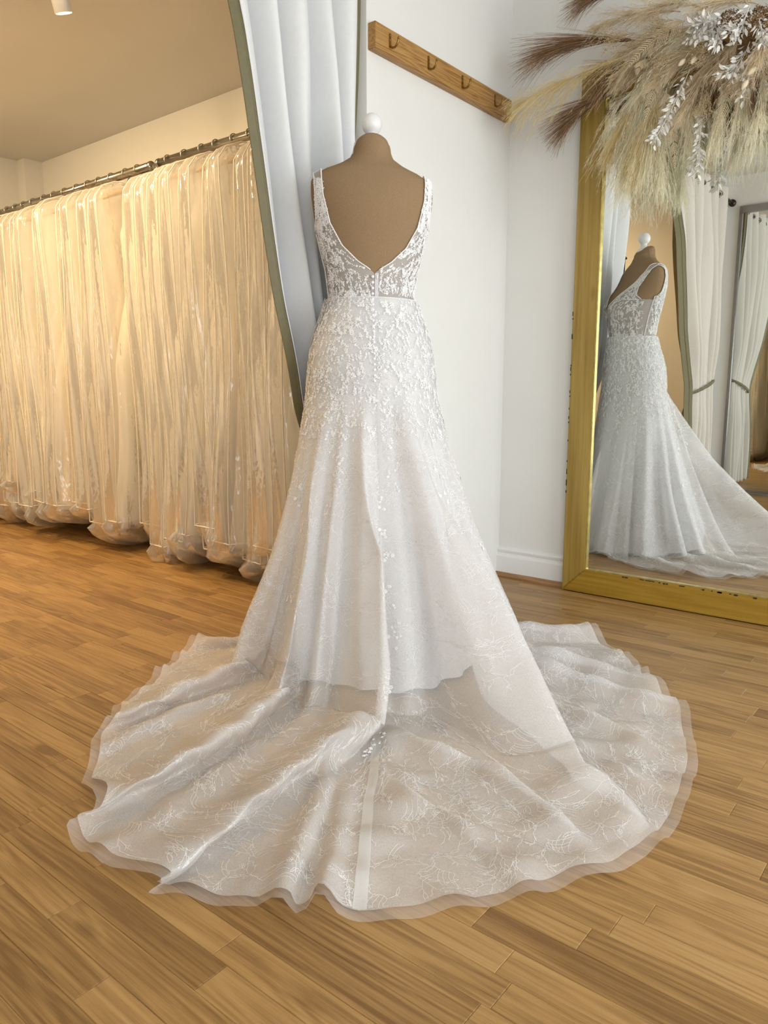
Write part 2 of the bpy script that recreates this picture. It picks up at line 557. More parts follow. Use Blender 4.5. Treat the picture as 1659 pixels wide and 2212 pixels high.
dr = empty('door_1', ((D0 + D1) / 2, YF - 0.05, 0)); dr['kind'] = 'structure'
g = G()
for a, b in ((D0, D0 + 0.09), (D1 - 0.09, D1)):
    g.box((a, YF - 0.08, 0), (b, YF - 0.03, DZ1))
g.box((D0, YF - 0.08, 0), (D1, YF - 0.03, 0.14)).box((D0, YF - 0.08, DZ1 - 0.09), (D1, YF - 0.03, DZ1))
g.obj('door_frame', M['gloss_white'], dr, False)
G().box((D0 + 0.09, YF - 0.058, 0.14), (D1 - 0.09, YF - 0.052, DZ1 - 0.09)).obj('pane', M['pane'], dr, False)
# boxed pipe in the far corner of the store room
struct(G().box((XS, YM - 0.13, 0), (XS + 0.10, YM, CEIL)), 'trim_2', M['wall'])


def skirting(x0, x1, name):
    """moulded skirting board against the back wall"""
    prof = [(0, 0), (0.018, 0), (0.018, 0.088), (0.0165, 0.0925), (0.012, 0.095), (0.0105, 0.104), (0.0135, 0.112), (0.0145, 0.118), (0.012, 0.124), (0.006, 0.127), (0, 0.130)]
    V, m_ = [], len(prof)
    for x in (x0, x1):
        V += [(x, YM - d, z) for d, z in prof]
    F = [(k, (k + 1) % m_, m_ + (k + 1) % m_, m_ + k) for k in range(m_)]
    F += [tuple(range(m_))[::-1], tuple(range(m_, 2 * m_))]
    o = mk(name, V, F, M['gloss_white'], None, False)
    o['kind'] = 'structure'
    return o


skirting(XH, XR, 'baseboard_back')
skirting(XS + 0.1, XH - 0.11, 'baseboard_store')
prof = [(0.018, 0), (0.034, 0), (0.034, 0.006), (0.026, 0.017), (0.018, 0.019)]
V = [(x, YM - d, z + 0.0002) for x in (XH, XR) for d, z in prof]
F = [(k, (k + 1) % 5, 5 + (k + 1) % 5, 5 + k) for k in range(5)] + [(4, 3, 2, 1, 0), (5, 6, 7, 8, 9)]
o = mk('trim_1', V, F, M['beading'], None, False)
o['kind'] = 'structure'

# ------------------------------------------------------------------ gold framed mirror standing against the back wall
MX0, MX1, MZ1, MY = -1.315, -0.005, 1.96, 2.785
FW, FT = 0.094, 0.052
mir = empty('standing_mirror', ((MX0 + MX1) / 2, MY + FT / 2, 0))
tag(mir, 'tall gold-painted wooden framed mirror standing against the white back wall', 'mirror')


def mitred(name, a, b, c, d, mat):
    """one frame rail: outer edge a-b, inner edge d-c in the x,z plane, with a stepped inner lip"""
    V = [(p[0], MY, p[1]) for p in (a, b, c, d)] + [(p[0], MY + FT, p[1]) for p in (a, b, c, d)]
    cen = np.mean(V, axis=0)
    V = [(x, yy, z) for x, yy, z in V]
    import bmesh
    bm = bmesh.new()
    vs = [bm.verts.new(v) for v in V]
    for f in ((0, 3, 2, 1), (4, 5, 6, 7), (0, 1, 5, 4), (1, 2, 6, 5), (2, 3, 7, 6), (3, 0, 4, 7)):
        bm.faces.new([vs[k] for k in f])
    bmesh.ops.recalc_face_normals(bm, faces=bm.faces[:])
    bmesh.ops.bevel(bm, geom=[e for e in bm.edges if abs(e.verts[0].co.y - MY) < 1e-5 and abs(e.verts[1].co.y - MY) < 1e-5], offset=0.003, segments=2, affect='EDGES')
    P = np.array([tuple(v.co) for v in bm.verts]); bm.verts.index_update()
    Fc = [[v.index for v in f.verts] for f in bm.faces]
    bm.free()
    return mk(name, P, Fc, mat, mir, False)


g0, z0 = 0.0006, 0.004
o1, o2, o3, o4 = (MX0, z0), (MX1, z0), (MX1, MZ1), (MX0, MZ1)
i1, i2, i3, i4 = (MX0 + FW, z0 + FW), (MX1 - FW, z0 + FW), (MX1 - FW, MZ1 - FW), (MX0 + FW, MZ1 - FW)
mitred('frame_rail', o1, o2, i2, i1, M['gold_x'])
mitred('frame_rail', o3, o4, i4, i3, M['gold_x'])
mitred('frame_stile', (o4[0] - 0, o4[1]), o1, i1, i4, M['gold_z'])
mitred('frame_stile', o2, o3, i3, i2, M['gold_z'])
for a, b in (((i1[0] - 0.001, i1[1]), (i1[0] + 0.005, i4[1])), ((i2[0] - 0.005, i2[1]), (i2[0] + 0.001, i3[1])),
             ((i1[0] + 0.005, i1[1] - 0.001), (i2[0] - 0.005, i1[1] + 0.005)), ((i4[0] + 0.005, i4[1] - 0.005), (i3[0] - 0.005, i4[1] + 0.001))):
    G().box((a[0], MY + 0.004, a[1]), (b[0], MY + 0.03, b[1])).obj('inner_lip', M['gold_edge'], mir, False)
G().box((i1[0] - 0.004, MY + 0.015, i1[1] - 0.004), (i3[0] + 0.004, MY + 0.019, i3[1] + 0.004)).obj('mirror_glass', M['mirror'], mir, False)
G().box((i1[0] - 0.03, MY + 0.0195, i1[1] - 0.03), (i3[0] + 0.03, MY + 0.026, i3[1] + 0.03)).obj('back_board', M['pine'], mir, False)
ch = G()
for k in range(26):       # chipped paint on the frame edges
    xx = MX0 + random.uniform(0.22, 0.85)
    w_ = random.uniform(0.004, 0.018)
    ch.box((xx, MY - 0.0004, z0 + FW - random.uniform(0.003, 0.007)), (xx + w_, MY + 0.003, z0 + FW - 0.0005))
for k in range(20):
    zz = random.uniform(0.38, 1.1)
    ch.box((MX0 - 0.0003, MY - 0.0004, zz), (MX0 + random.uniform(0.002, 0.005), MY + 0.004, zz + random.uniform(0.004, 0.018)))
ch.obj('chipped_paint', M['chip'], mir, False, kind='stuff')

# second, silver framed mirror on the front wall (seen in the first)
m2 = empty('wall_mirror', (-1.05, YF + 0.015, 0))
tag(m2, 'slim silver framed full-length mirror seen reflected at the right edge of the gold mirror', 'mirror')
AX0, AX1, AZ0, AZ1 = -1.655, -0.62, 0.012, 2.165
for lo, hi, nm in (((AX0, YF, AZ0), (AX0 + 0.022, YF + 0.03, AZ1), 'frame_stile'), ((AX1 - 0.022, YF, AZ0), (AX1, YF + 0.03, AZ1), 'frame_stile'),
                   ((AX0 + 0.022, YF, AZ0), (AX1 - 0.022, YF + 0.03, AZ0 + 0.022), 'frame_rail'), ((AX0 + 0.022, YF, AZ1 - 0.05), (AX1 - 0.022, YF + 0.034, AZ1), 'frame_rail')):
    G().bbox(lo, hi, 0.002).obj(nm, M['silver'], m2, False)
G().box((AX0 + 0.02, YF + 0.004, AZ0 + 0.02), (AX1 - 0.02, YF + 0.012, AZ1 - 0.048)).obj('mirror_glass', M['mirror'], m2, False)

# ------------------------------------------------------------------ pine rail with four brass hooks
hr = empty('hook_rail', (XH, 2.38, 1.865))
tag(hr, 'pine wall rail with four small brass hooks above the dress form', 'hook rail')
RY0, RY1, RZ0, RZ1, RT = 1.962, 2.815, 1.869, 1.947, 0.030
G().bbox((XH, RY0, RZ0), (XH + RT, RY1, RZ1), 0.0018).obj('board', M['pine'], hr, False)
for k, yy in enumerate((2.035, 2.245, 2.455, 2.685)):
    zc = (RZ0 + RZ1) / 2 + 0.004
    pl = G()
    prof = [(0.0045, 0.018), (0.0045, -0.016)]
    out_ = [(yy + 0.0045 * math.cos(a), zc + 0.017 + 0.0045 * math.sin(a)) for a in np.linspace(0, PI, 7)] + [(yy + 0.0045 * math.cos(a), zc - 0.017 + 0.0045 * math.sin(a)) for a in np.linspace(PI, 2 * PI, 7)]
    m_ = len(out_)
    V = [(XH + RT, a, b) for a, b in out_] + [(XH + RT + 0.0025, a, b) for a, b in out_]
    pl.add(V, [tuple(range(m_, 2 * m_))] + [(i, (i + 1) % m_, m_ + (i + 1) % m_, m_ + i) for i in range(m_)])
    hk = pl.obj('hook', M['brass'], hr, False)
    a = np.linspace(0, 1, 18)
    ang = -PI / 2 + PI * 0.0
    P = []
    for t in a:       # arm leaves the plate low, dips and curls up
        th = PI * (1.0 + 0.98 * t)
        P.append((XH + RT + 0.0015 + 0.017 + 0.017 * math.cos(th), yy, zc - 0.010 + 0.015 * math.sin(th) + (0.010 * max(0, t - 0.55) / 0.45)))
    G().tube(P, np.linspace(0.0040, 0.0030, 18), 8).obj('hook_arm', M['brass'], hk)
    G().lathe([(0, -0.004), (0.003, -0.003), (0.0042, 0), (0.003, 0.003), (0, 0.004)], P[-1], 10).obj('hook_tip', M['brass'], hk)
    for dz in (0.013, 0.001):
        G().lathe([(0, 0.0016), (0.0018, 0.0012), (0.0026, 0)], (XH + RT + 0.0025, yy, zc + dz), 8, 'x').obj('screw', M['brass'], hk)
for dz in (0.018, -0.018):
    G().lathe([(0, 0.0006), (0.0022, 0.0004), (0.003, 0)], (XH + RT, RY1 - 0.035, (RZ0 + RZ1) / 2 + dz), 8, 'x').obj('screw', M['darkmetal'], hr)

# ------------------------------------------------------------------ dress form
BX, BY = -1.475, 1.762
_t = np.array([-BX, -BY]) / math.hypot(BX, BY)
_r = np.array([-_t[1], _t[0]])
ROT = math.radians(5)
EB = math.cos(ROT) * _t + math.sin(ROT) * _r       # direction of the back of the form
EP = math.cos(ROT) * _r - math.sin(ROT) * _t       # to the right when looking at the back


def W3(p, q, z):
    p, q, z = np.broadcast_arrays(np.asarray(p, float), np.asarray(q, float), np.asarray(z, float))
    # a slight lean of the form to the right
    p2 = p + 0.0
    z2 = z - 0.045 * p * np.clip((z - 0.9) / 0.5, 0, 1)
    return np.stack([BX + p2 * EP[0] + q * EB[0], BY + p2 * EP[1] + q * EB[1], z2], -1)


BT = np.array([  # z, half width, centre offset, depth to back, depth to front
    (0.760, .186, .005, .150, .130), (0.797, .185, .005, .150, .130), (.859, .180, .006, .147, .128), (.921, .172, .006, .138, .124), (.983, .156, .004, .122, .119), (1.014, .144, .002, .112, .116),
    (1.073, .124, .000, .100, .113), (1.085, .123, .000, .099, .114), (1.155, .132, .008, .099, .138), (1.2145, .147, .016, .100, .160), (1.2725, .162, .026, .101, .142), (1.3015, .167, .030, .101, .122),
    (1.331, .171, .033, .099, .104), (1.360, .174, .035, .094, .090), (1.389, .173, .036, .084, .078), (1.4055, .164, .036, .076, .070), (1.4225, .134, .036, .069, .062), (1.431, .112, .036, .064, .058),
    (1.440, .091, .036, .059, .055), (1.457, .063, .036, .054, .052), (1.4745, .054, .036, .050, .050), (1.494, .0515, .036, .049, .049), (1.508, .046, .036, .044, .044), (1.5175, .036, .036, .034, .034), (1.523, .022, .036, .021, .021), (1.5245, .003, .036, .003, .003)])


def bt(z):
    return [np.interp(z, BT[:, 0], BT[:, k]) for k in range(1, 5)]


def body(z, th):
    """point on the form: th = 0 back, +90 deg right"""
    a, q0, bb, bf = bt(z)
    s, c = np.sin(th), np.cos(th)
    bust = np.exp(-((np.abs(s) - 0.55) / 0.22) ** 2) * np.exp(-((z - 1.21) / 0.05) ** 2) * (c < 0) * 0.016
    return a * s, q0 + np.where(c > 0, bb, bf + bust) * c, z


form = empty('dress_form', (BX, BY, 0))
tag(form, 'brown linen dress form with white ball finial wearing the lace gown', 'dress form')
zz = np.unique(np.concatenate([np.linspace(0.76, 1.40, 50), np.linspace(1.40, 1.5245, 40)]))
th = np.linspace(-PI, PI, 97)[:-1]
Z, TH = np.meshgrid(zz, th, indexing='ij')
p, q, z = body(Z, TH)
z = z + np.clip((z - 1.455) / .05, 0, 1) * (.36 * (q - .036) - .010)
V = W3(p, q, z).reshape(-1, 3)
F = list(grid_faces(len(zz), 96, True)[:, ::-1]) + [np.arange(96)]
bodyo = mk('body', V, F, M['linen'], form)
# seams of the cover
for t0 in (PI * 0.5, -PI * 0.5):
    zz2 = np.linspace(1.10, 1.50, 40)
    p, q, z = body(zz2, np.full(40, t0))
    G().tube(W3(p * 1.001, q * 1.001, z), 0.0008, 4, False).obj('seam', M['seam'], bodyo)
cN = W3(0, 0.030, 1.490)
prof = [(0.0, -0.006), (0.034, -0.004), (0.033, 0.006), (0.024, 0.016), (0.0165, 0.026), (0.0148, 0.034)] + [(0.0295 * math.sin(t_), 0.0640 - 0.0295 * math.cos(t_)) for t_ in np.linspace(0.55, PI, 14)]
G().lathe(prof, cN, 36).obj('finial', M['white_paint'], form)
G().lathe([(0.0, 0.03), (0.016, 0.03), (0.016, 0.765), (0.0, 0.765)], (BX, BY, 0), 16).obj('pole', M['white_paint'], form)
g = G()
for k in range(3):
    a = PI / 2 + k * 2 * PI / 3
    g.tube([(BX, BY, 0.06), (BX + 0.09 * math.cos(a), BY + 0.09 * math.sin(a), 0.045), (BX + 0.15 * math.cos(a), BY + 0.15 * math.sin(a), 0.012)], 0.012, 8)
    g.obj('foot', M['white_paint'], form)
    g = G()

# ------------------------------------------------------------------ the gown
gown = empty('wedding_gown', (BX, BY, 0))
tag(gown, 'white lace wedding gown with open V back and long sheer train', 'wedding dress')
ZH = 0.80
# train outline on the floor, metres from the form in the gown's own directions (angle from back, radius)
OUT = np.array([(-180, .30), (-150, .32), (-125, .40), (-106, .46), (-100, .52), (-97.5, .57), (-82, .63), (-69, .70), (-56.6, .86), (-45, .97), (-38.7, 1.07), (-37, 1.13), (-32.2, 1.18), (-24.8, 1.23), (-18, 1.24), (-12, 1.25), (-6, 1.255),
                (1.5, 1.24), (9.2, 1.225), (15.6, 1.215), (22, 1.18), (32.5, 1.09), (44, 1.0), (51, .95), (62.7, .85), (80, .79), (91, .72), (105, .57), (120, .42), (150, .32), (180, .30)])
RC = np.array([(-180, .27), (-140, .29), (-110, .37), (-90, .40), (-60, .44), (-40, .47), (-15, .55), (0, .55), (20, .56), (40, .53), (60, .46), (90, .45), (110, .40), (140, .29), (180, .27)])
# folds: knots (v, angle, height, half width)   v: .18 hip  .6 floor contact  1 hem
FOLDS = [
    ([(.20, -80, .0, .03), (.35, -86, .012, .03), (.5, -98, .025, .035), (.6, -104, .035, .04), (.85, -98, .035, .04), (1, -95, .02, .04)], .2),
    ([(.20, -60, .0, .03), (.35, -66, .018, .03), (.5, -70, .044, .034), (.6, -69, .050, .04), (.70, -65, .052, .042), (.82, -61, .046, .04), (1, -56, .032, .05)], .5),
    ([(.20, -45, .003, .02), (.35, -46, .026, .028), (.5, -41, .034, .034), (.6, -39, .050, .036), (.66, -37, .058, .034), (.74, -35, .060, .034), (.88, -36, .050, .034), (1, -37.5, .036, .038)], .85),
    ([(.20, -13, .003, .02), (.35, -11, .024, .028), (.5, -9, .034, .034), (.6, -10, .050, .034), (.66, -13, .060, .034), (.74, -17.7, .058, .034), (.88, -22.3, .046, .032), (1, -25, .028, .036)], .85),
    ([(.62, -12, .0, .03), (.75, -12, .016, .022), (1, -12.2, .034, .024)], .2),
    ([(.70, -9, .0, .03), (.8, -8.5, .010, .02), (1, -8.6, .028, .018)], -.1),
    ([(.20, 36, .003, .02), (.35, 26, .020, .030), (.5, 21.5, .030, .036), (.6, 20, .040, .040), (.66, 18.5, .046, .040), (.72, 18, .036, .036), (.85, 19.2, .024, .04), (1, 21, .0, .04)], .7),
    ([(.20, 57, .0, .02), (.35, 60, .016, .028), (.5, 63, .042, .034), (.6, 62, .045, .038), (.70, 57, .044, .036), (.80, 53, .030, .034), (1, 51, .018, .04)], .3),
    ([(.20, 72, .0, .02), (.35, 76, .014, .028), (.5, 76, .036, .03), (.6, 74, .040, .034), (.72, 69, .038, .034), (.85, 64, .030, .032), (1, 61, .020, .04)], .3),
    ([(.20, 92, .0, .02), (.35, 96, .014, .03), (.5, 100, .028, .035), (.6, 99, .04, .04), (.8, 94, .042, .045), (1, 89, .034, .04)], .2),
    ([(.64, -1, .0, .03), (.70, 3, .022, .02), (.78, 12, .024, .018), (.88, 13.5, .018, .02), (1, 14, .004, .03)], .5),
    ([(.70, -6, .0, .02), (.78, -4, .016, .018), (.86, 2, .014, .018), (.95, 10, .008, .02), (1, 13, .0, .02)], .2),
    ([(.72, -5, .0, .02), (.82, 2, .010, .015), (.93, 5, .010, .015), (1, 7, .004, .02)], .1),
    ([(.20, -28, .0, .02), (.35, -28, .014, .022), (.5, -25, .020, .026), (.58, -24, .010, .03), (.64, -24, .0, .03)], .2),
    ([(.20, 10, .0, .02), (.35, 9, .012, .022), (.5, 8, .014, .03), (.6, 6, .0, .03)], .1),
    ([(.20, 24, .0, .02), (.35, 24, .014, .022), (.5, 22, .018, .026), (.58, 20, .006, .03), (.66, 18, .0, .03)], .1),
    ([(.62, 40, .0, .02), (.72, 40, .012, .02), (.86, 38, .014, .025), (1, 36, .012, .03)], .2),
    ([(.62, 28, .0, .02), (.76, 30, .008, .02), (.9, 28, .012, .025), (1, 27, .008, .03)], .2),
    ([(.62, -50, .0, .02), (.76, -50, .012, .02), (.9, -48, .012, .025), (1, -47, .010, .03)], .2),
    ([(.25, 130, .0, .03), (.5, 130, .03, .04), (.6, 130, .035, .05), (1, 130, .02, .05)], .0),
    ([(.25, 160, .0, .03), (.5, 160, .03, .04), (.6, 160, .035, .05), (1, 160, .02, .05)], .0),
    ([(.25, -130, .0, .03), (.5, -130, .03, .04), (.6, -130, .035, .05), (1, -130, .02, .05)], .0),
    ([(.25, -160, .0, .03), (.5, -160, .03, .04), (.6, -160, .035, .05), (1, -160, .02, .05)], .0),
]


# the standing folds carry the net further out before it reaches the floor: angle, reach, half width
FLUTES = [(-104, .03, 7), (-69, .05, 6), (-40, .10, 5.5), (-25, .04, 3.5), (-9, .15, 4.5), (5, .03, 4), (20, .36, 6.5), (37, .07, 4), (62, .06, 5), (75, .05, 4), (98, .04, 6), (130, .04, 8), (-130, .04, 8)]


def flute(deg):
    return sum(A_ * np.exp(-np.abs((deg - a_) / w_) ** 2.4) for a_, A_, w_ in FLUTES)


def base_profile(phi, v, r_add=0.0):
    """unfolded skirt: phi (rad, 1d), v (1d) -> horizontal point (p,q) and height on a v x phi grid"""
    d = np.degrees(phi)
    ph, vv = np.meshgrid(phi, v)
    R = np.interp(d, OUT[:, 0], OUT[:, 1]) + r_add
    k = np.exp(-np.linspace(-2.5, 2.5, 9) ** 2); k /= k.sum()
    R = np.convolve(np.concatenate([R[-4:], R, R[:4]]), k, 'valid')
    rc = np.interp(d, RC[:, 0], RC[:, 1]) - .05 * (np.abs(d) < 110) + flute(d)
    rc = np.minimum(rc, R - 0.03)
    pts_p, pts_q, pts_z = np.zeros_like(ph), np.zeros_like(ph), np.zeros_like(ph)
    # waist to hip on the body
    zb = 1.073 + (ZH - 1.073) * np.clip(vv / .18, 0, 1)
    p, q, _ = body(zb, ph)
    ln = np.hypot(p, q)
    sc = 1 + 0.007 / ln
    p, q = p * sc, q * sc
    # hip to floor
    t = np.clip((vv - .18) / .42, 0, 1)
    tau = t * 1.0
    cp, cq = rc * np.sin(ph), rc * np.cos(ph)
    p = p + (cp - p) * tau
    q = q + (cq - q) * tau
    z = np.where(vv <= .18, zb, ZH * (1 - tau) ** 1.32)
    # along the floor
    f = np.clip((vv - .6) / .4, 0, 1)
    rr = rc + (R - rc) * f
    fl = vv > .6
    p = np.where(fl, rr * np.sin(ph), p)
    q = np.where(fl, rr * np.cos(ph), q)
    return p, q, z


def skirt_grid(nphi, nv, lift, r_add=0.0, fold=1.0):
    phi = np.linspace(-PI, PI, nphi + 1)[:-1]
    v = np.concatenate([np.linspace(0, .18, int(nv * .2))[:-1], np.linspace(.18, .6, int(nv * .38))[:-1], np.linspace(.6, 1, nv - int(nv * .2) - int(nv * .38) + 2)])
    p, q, z = base_profile(phi, v, r_add)
    ph, vv = np.meshgrid(phi, v)
    r = np.hypot(p, q)
    dr, dz = np.gradient(r, axis=0), np.gradient(z, axis=0)
    ln = np.hypot(dr, dz) + 1e-9
    nr, nz = -dz / ln, dr / ln
    nr[vv < .12] = 1; nz[vv < .12] = 0
    H = np.zeros_like(p)
    TS = np.zeros_like(p)
    for kn, lean in FOLDS:
        kn = np.array(kn)
        a = np.interp(vv, kn[:, 0], kn[:, 1])
        h = np.interp(vv, kn[:, 0], kn[:, 2], left=0)
        w = np.interp(vv, kn[:, 0], kn[:, 3])
        h = h * (1 + .35 * np.exp(-((vv - .46) / .13) ** 2))
        d = (np.degrees(ph) - a + 180) % 360 - 180
        x = np.radians(d) * np.maximum(r, .12) / w
        b = np.exp(-np.abs(x) ** 3.0)
        H = np.maximum(H, 0) + h * b * (1 - 0.5 * np.clip(H / .06, 0, 1))
        TS += lean * 2.6 * w * b * np.clip(h / .03, 0, 1) * np.clip((vv - .22) / .14, 0, 1)
    # small ripples
    amp = 0.004 * np.clip((vv - .2) / .3, 0, 1)
    H += amp * (np.sin(ph * 31 + 4 * vv) * .6 + np.sin(ph * 53 - 6 * vv + 1) * .5 + np.sin(ph * 17 + 11 * vv))
    fl = np.clip((vv - .58) / .1, 0, 1)
    H += fl * 0.003 * (np.sin(p * 41 + q * 23) + np.sin(p * 19 - q * 47 + 2) + np.sin(q * 61 + 1) * .6)
    # turned, slightly lifted hem
    H += np.clip((vv - .96) / .04, 0, 1) * 0.006 * (1 + np.sin(ph * 70) * .8 + np.sin(ph * 37 + 1))
    H = H * fold
    TS = TS * fold
    rn = np.maximum(r, 1e-6)
    p2 = p + H * nr * p / rn + TS * q / rn
    q2 = q + H * nr * q / rn - TS * p / rn
    z2 = np.maximum(z + H * nz, 0) + lift * np.maximum(nz, 0.0)
    off = lift * nr
    p2 += off * p / rn
    q2 += off * q / rn
    P = W3(p2, q2, np.maximum(z2, lift))
    # keep clear of the dividing wall and the curtain
    lim = np.where(P[..., 1] > 1.66, -1.642, -9.0)
    P[..., 0] = np.maximum(P[..., 0], lim)
    return phi, v, P, H


def normals(P, wrap=True):
    if wrap:
        dj = np.roll(P, -1, 1) - np.roll(P, 1, 1)
    else:
        dj = np.gradient(P, axis=1)
    di = np.gradient(P, axis=0)
    N = np.cross(dj, -di)
    N /= np.linalg.norm(N, axis=-1)[..., None] + 1e-12
    return N


phi, vs, PL, HL = skirt_grid(900, 190, 0.0060, -0.022)
NPHI, NVS = len(phi), len(vs)
NL = normals(PL)
# cut-out border: lace layer, plain tulle layer beneath it reaching further, opaque lining inside
mk('lace_skirt', PL.reshape(-1, 3), grid_faces(NVS, NPHI, True)[:, ::-1], M['lace_net'], gown)
_, v2, PT, _ = skirt_grid(480, 120, 0.0025, 0.002)
mk('tulle_skirt', PT.reshape(-1, 3), grid_faces(len(v2), 480, True)[:, ::-1], M['tulle'], gown)
# lining
ph3 = np.linspace(-PI, PI, 361)[:-1]
t3 = np.linspace(0, 1, 90)
PH, T3 = np.meshgrid(ph3, t3)
zl = np.where(T3 < .35, 1.073 + (ZH - 1.073) * T3 / .35, ZH * (1 - (T3 - .35) / .65) + 0.012)
pb, qb, _ = body(np.maximum(zl, ZH), PH)
ll = np.hypot(pb, qb)
rl = np.interp(np.degrees(PH), [-180, -120, -60, 0, 60, 120, 180], [.245, .27, .30, .37, .34, .29, .245]) * (1 + .045 * np.sin(PH * 9 + 1) + .03 * np.sin(PH * 14))
rl = rl + .16 * flute(np.degrees(PH))
u = np.clip((T3 - .35) / .65, 0, 1) ** 1.15
sc = 1 + 0.003 / ll
pp = pb * sc * (1 - u) + u * rl * np.sin(PH)
qq = qb * sc * (1 - u) + u * rl * np.cos(PH)
vl = .18 + .42 * (1 - (np.clip(zl - .012, 0, ZH) / ZH) ** (1 / 1.32))
fi_ = np.interp(vl, vs, np.arange(NVS))
fj_ = ((PH + PI) / (2 * PI) * NPHI).astype(int) % NPHI
i0_ = np.clip(fi_.astype(int), 0, NVS - 1)
hl = .75 * HL[i0_, fj_] * np.clip(zl / .10, 0, 1)
rl_ = np.hypot(pp, qq)
pp, qq = pp * (1 + hl / rl_), qq * (1 + hl / rl_)
PN = W3(pp, qq, zl)
PN[..., 0] = np.maximum(PN[..., 0], np.where(PN[..., 1] > 1.66, -1.636, -9))
mk('lining', PN.reshape(-1, 3), grid_faces(90, 360, True)[:, ::-1], M['satin'], gown)


# --- bodice panels
def panel(side, front, nt=26, ns=70):
    zt = np.concatenate([np.linspace(1.073, 1.40, ns - 16), np.linspace(1.402, 1.4172, 16)])
    a, q0, bb, bf = bt(zt)
    if not front:
        xi = np.interp(zt, [1.073, 1.138, 1.152, 1.17, 1.211, 1.27, 1.3425, 1.39, 1.4172], [0, 0, .018, .046, .088, .121, .139, .143, .1433])
        xo = np.interp(zt, [1.255, 1.268, 1.285, 1.33, 1.40, 1.4172], [9, .1605, .158, .160, .163, .165])
    else:
        xi = np.interp(zt, [1.073, 1.20, 1.235, 1.27, 1.33, 1.39, 1.4172], [0, 0, .020, .056, .104, .140, .1433])
        xo = np.interp(zt, [1.235, 1.25, 1.27, 1.31, 1.36, 1.40, 1.4172], [9, .146, .134, .131, .147, .161, .165])
    ti = np.arcsin(np.clip(xi / a, 0, .999))
    to = np.arcsin(np.clip(xo / a, 0, 1.0))
    to = np.maximum(to, ti + 0.01)
    tt = np.linspace(0, 1, nt)
    TH = (ti[:, None] + (to - ti)[:, None] * tt[None, :])
    Z = np.repeat(zt[:, None], nt, 1)
    if front:
        TH = PI - TH
    p, q, z = body(Z, TH * side)
    P = W3(p, q, z)
    N = normals(P, False)
    cen = W3(0, 0.01, Z)
    s = np.sign(np.sum(N * (P - cen), -1).mean())
    N = N * s
    P = P + N * 0.0035
    return P, N


bod = {}
for side in (-1, 1):
    for front in (False, True):
        P, N = panel(side, front)
        bod[(side, front)] = (P, N)
        mk('bodice_front' if front else 'bodice_back', P.reshape(-1, 3), grid_faces(*P.shape[:2]), M['bodice_net'], gown)
        g = G()
        k0 = 12 if not front else 24
        g.tube(P[k0:, 0] + N[k0:, 0] * .001, 0.0017, 6)
        g.obj('neckline_trim', M['thread'], gown)
        kk = int(np.argmax(P[:, -1, 2] > (1.262 if not front else 1.243)))
        G().tube(P[kk:, -1] + N[kk:, -1] * .001, 0.0015, 6).obj('armhole_trim', M['thread'], gown)
        if not front:
            G().tube(P[:kk, -1] + N[:kk, -1] * .0005, 0.002, 6).obj('side_bone', M['satin'], gown)
# waist seam
th = np.linspace(-PI, PI, 120)
p, q, z = body(np.full(120, 1.073), th)
sc = 1 + .0095 / np.hypot(p, q)
G().tube(W3(p * sc, q * sc, z), 0.0018, 6, False).obj('waist_seam', M['thread'], gown)
# zip placket and covered buttons down the centre back
zz2 = np.linspace(1.138, 0.825, 40)
off = np.where(zz2 > 1.073, .006, .0105)
a, q0, bb, bf = bt(zz2)
g = G()
for sx in (0.0035, 0.0085):
    V = []
    for k in range(40):
        V += [W3(sx - .0022, q0[k] + bb[k] + off[k] - .0015, zz2[k]), W3(sx + .0022, q0[k] + bb[k] + off[k] + .001, zz2[k])]
    g.add(V, [(2 * k, 2 * k + 2, 2 * k + 3, 2 * k + 1) for k in range(39)])
g.obj('zip_placket', M['satin'], gown)
a, q0, bb, bf = bt(1.085)
gz = G().lathe([(0, -.006), (.0018, -.005), (.0018, .005), (0, .006)], W3(.006, bt(1.128)[1] + bt(1.128)[2] + .0085, 1.128), 8)
gz.obj('zip_pull', M['white_paint'], gown)
btn = None
for k in range(20):
    zb = 1.128 - k * 0.0152
    a, q0, bb, bf = bt(zb)
    c = W3(-.0062, q0 + bb + (.0075 if zb > 1.073 else .0115), zb)
    G().lathe([(0, -.0042), (.003, -.0034), (.0046, -.001), (.0046, .001), (.003, .0034), (0, .0042)], c, 10).obj('button', M['satin'], gown)

# --- centre back seam band of doubled net down the skirt and train
def sample(P, fi, fj, wrap=True):
    m_, n_ = P.shape[:2]
    fi = np.clip(fi, 0, m_ - 1.001)
    i0 = np.floor(fi).astype(int)
    di = (fi - i0)[..., None]
    if wrap:
        j0 = np.floor(fj).astype(int) % n_
        j1 = (j0 + 1) % n_
        dj = (fj - np.floor(fj))[..., None]
    else:
        fj = np.clip(fj, 0, n_ - 1.001)
        j0 = np.floor(fj).astype(int); j1 = j0 + 1
        dj = (fj - j0)[..., None]
    return (P[i0, j0] * (1 - di) + P[i0 + 1, j0] * di) * (1 - dj) + (P[i0, j1] * (1 - di) + P[i0 + 1, j1] * di) * dj


def vidx(v):
    return np.interp(v, vs, np.arange(NVS))


def pidx(deg):
    return (np.radians(deg) + PI) / (2 * PI) * NPHI


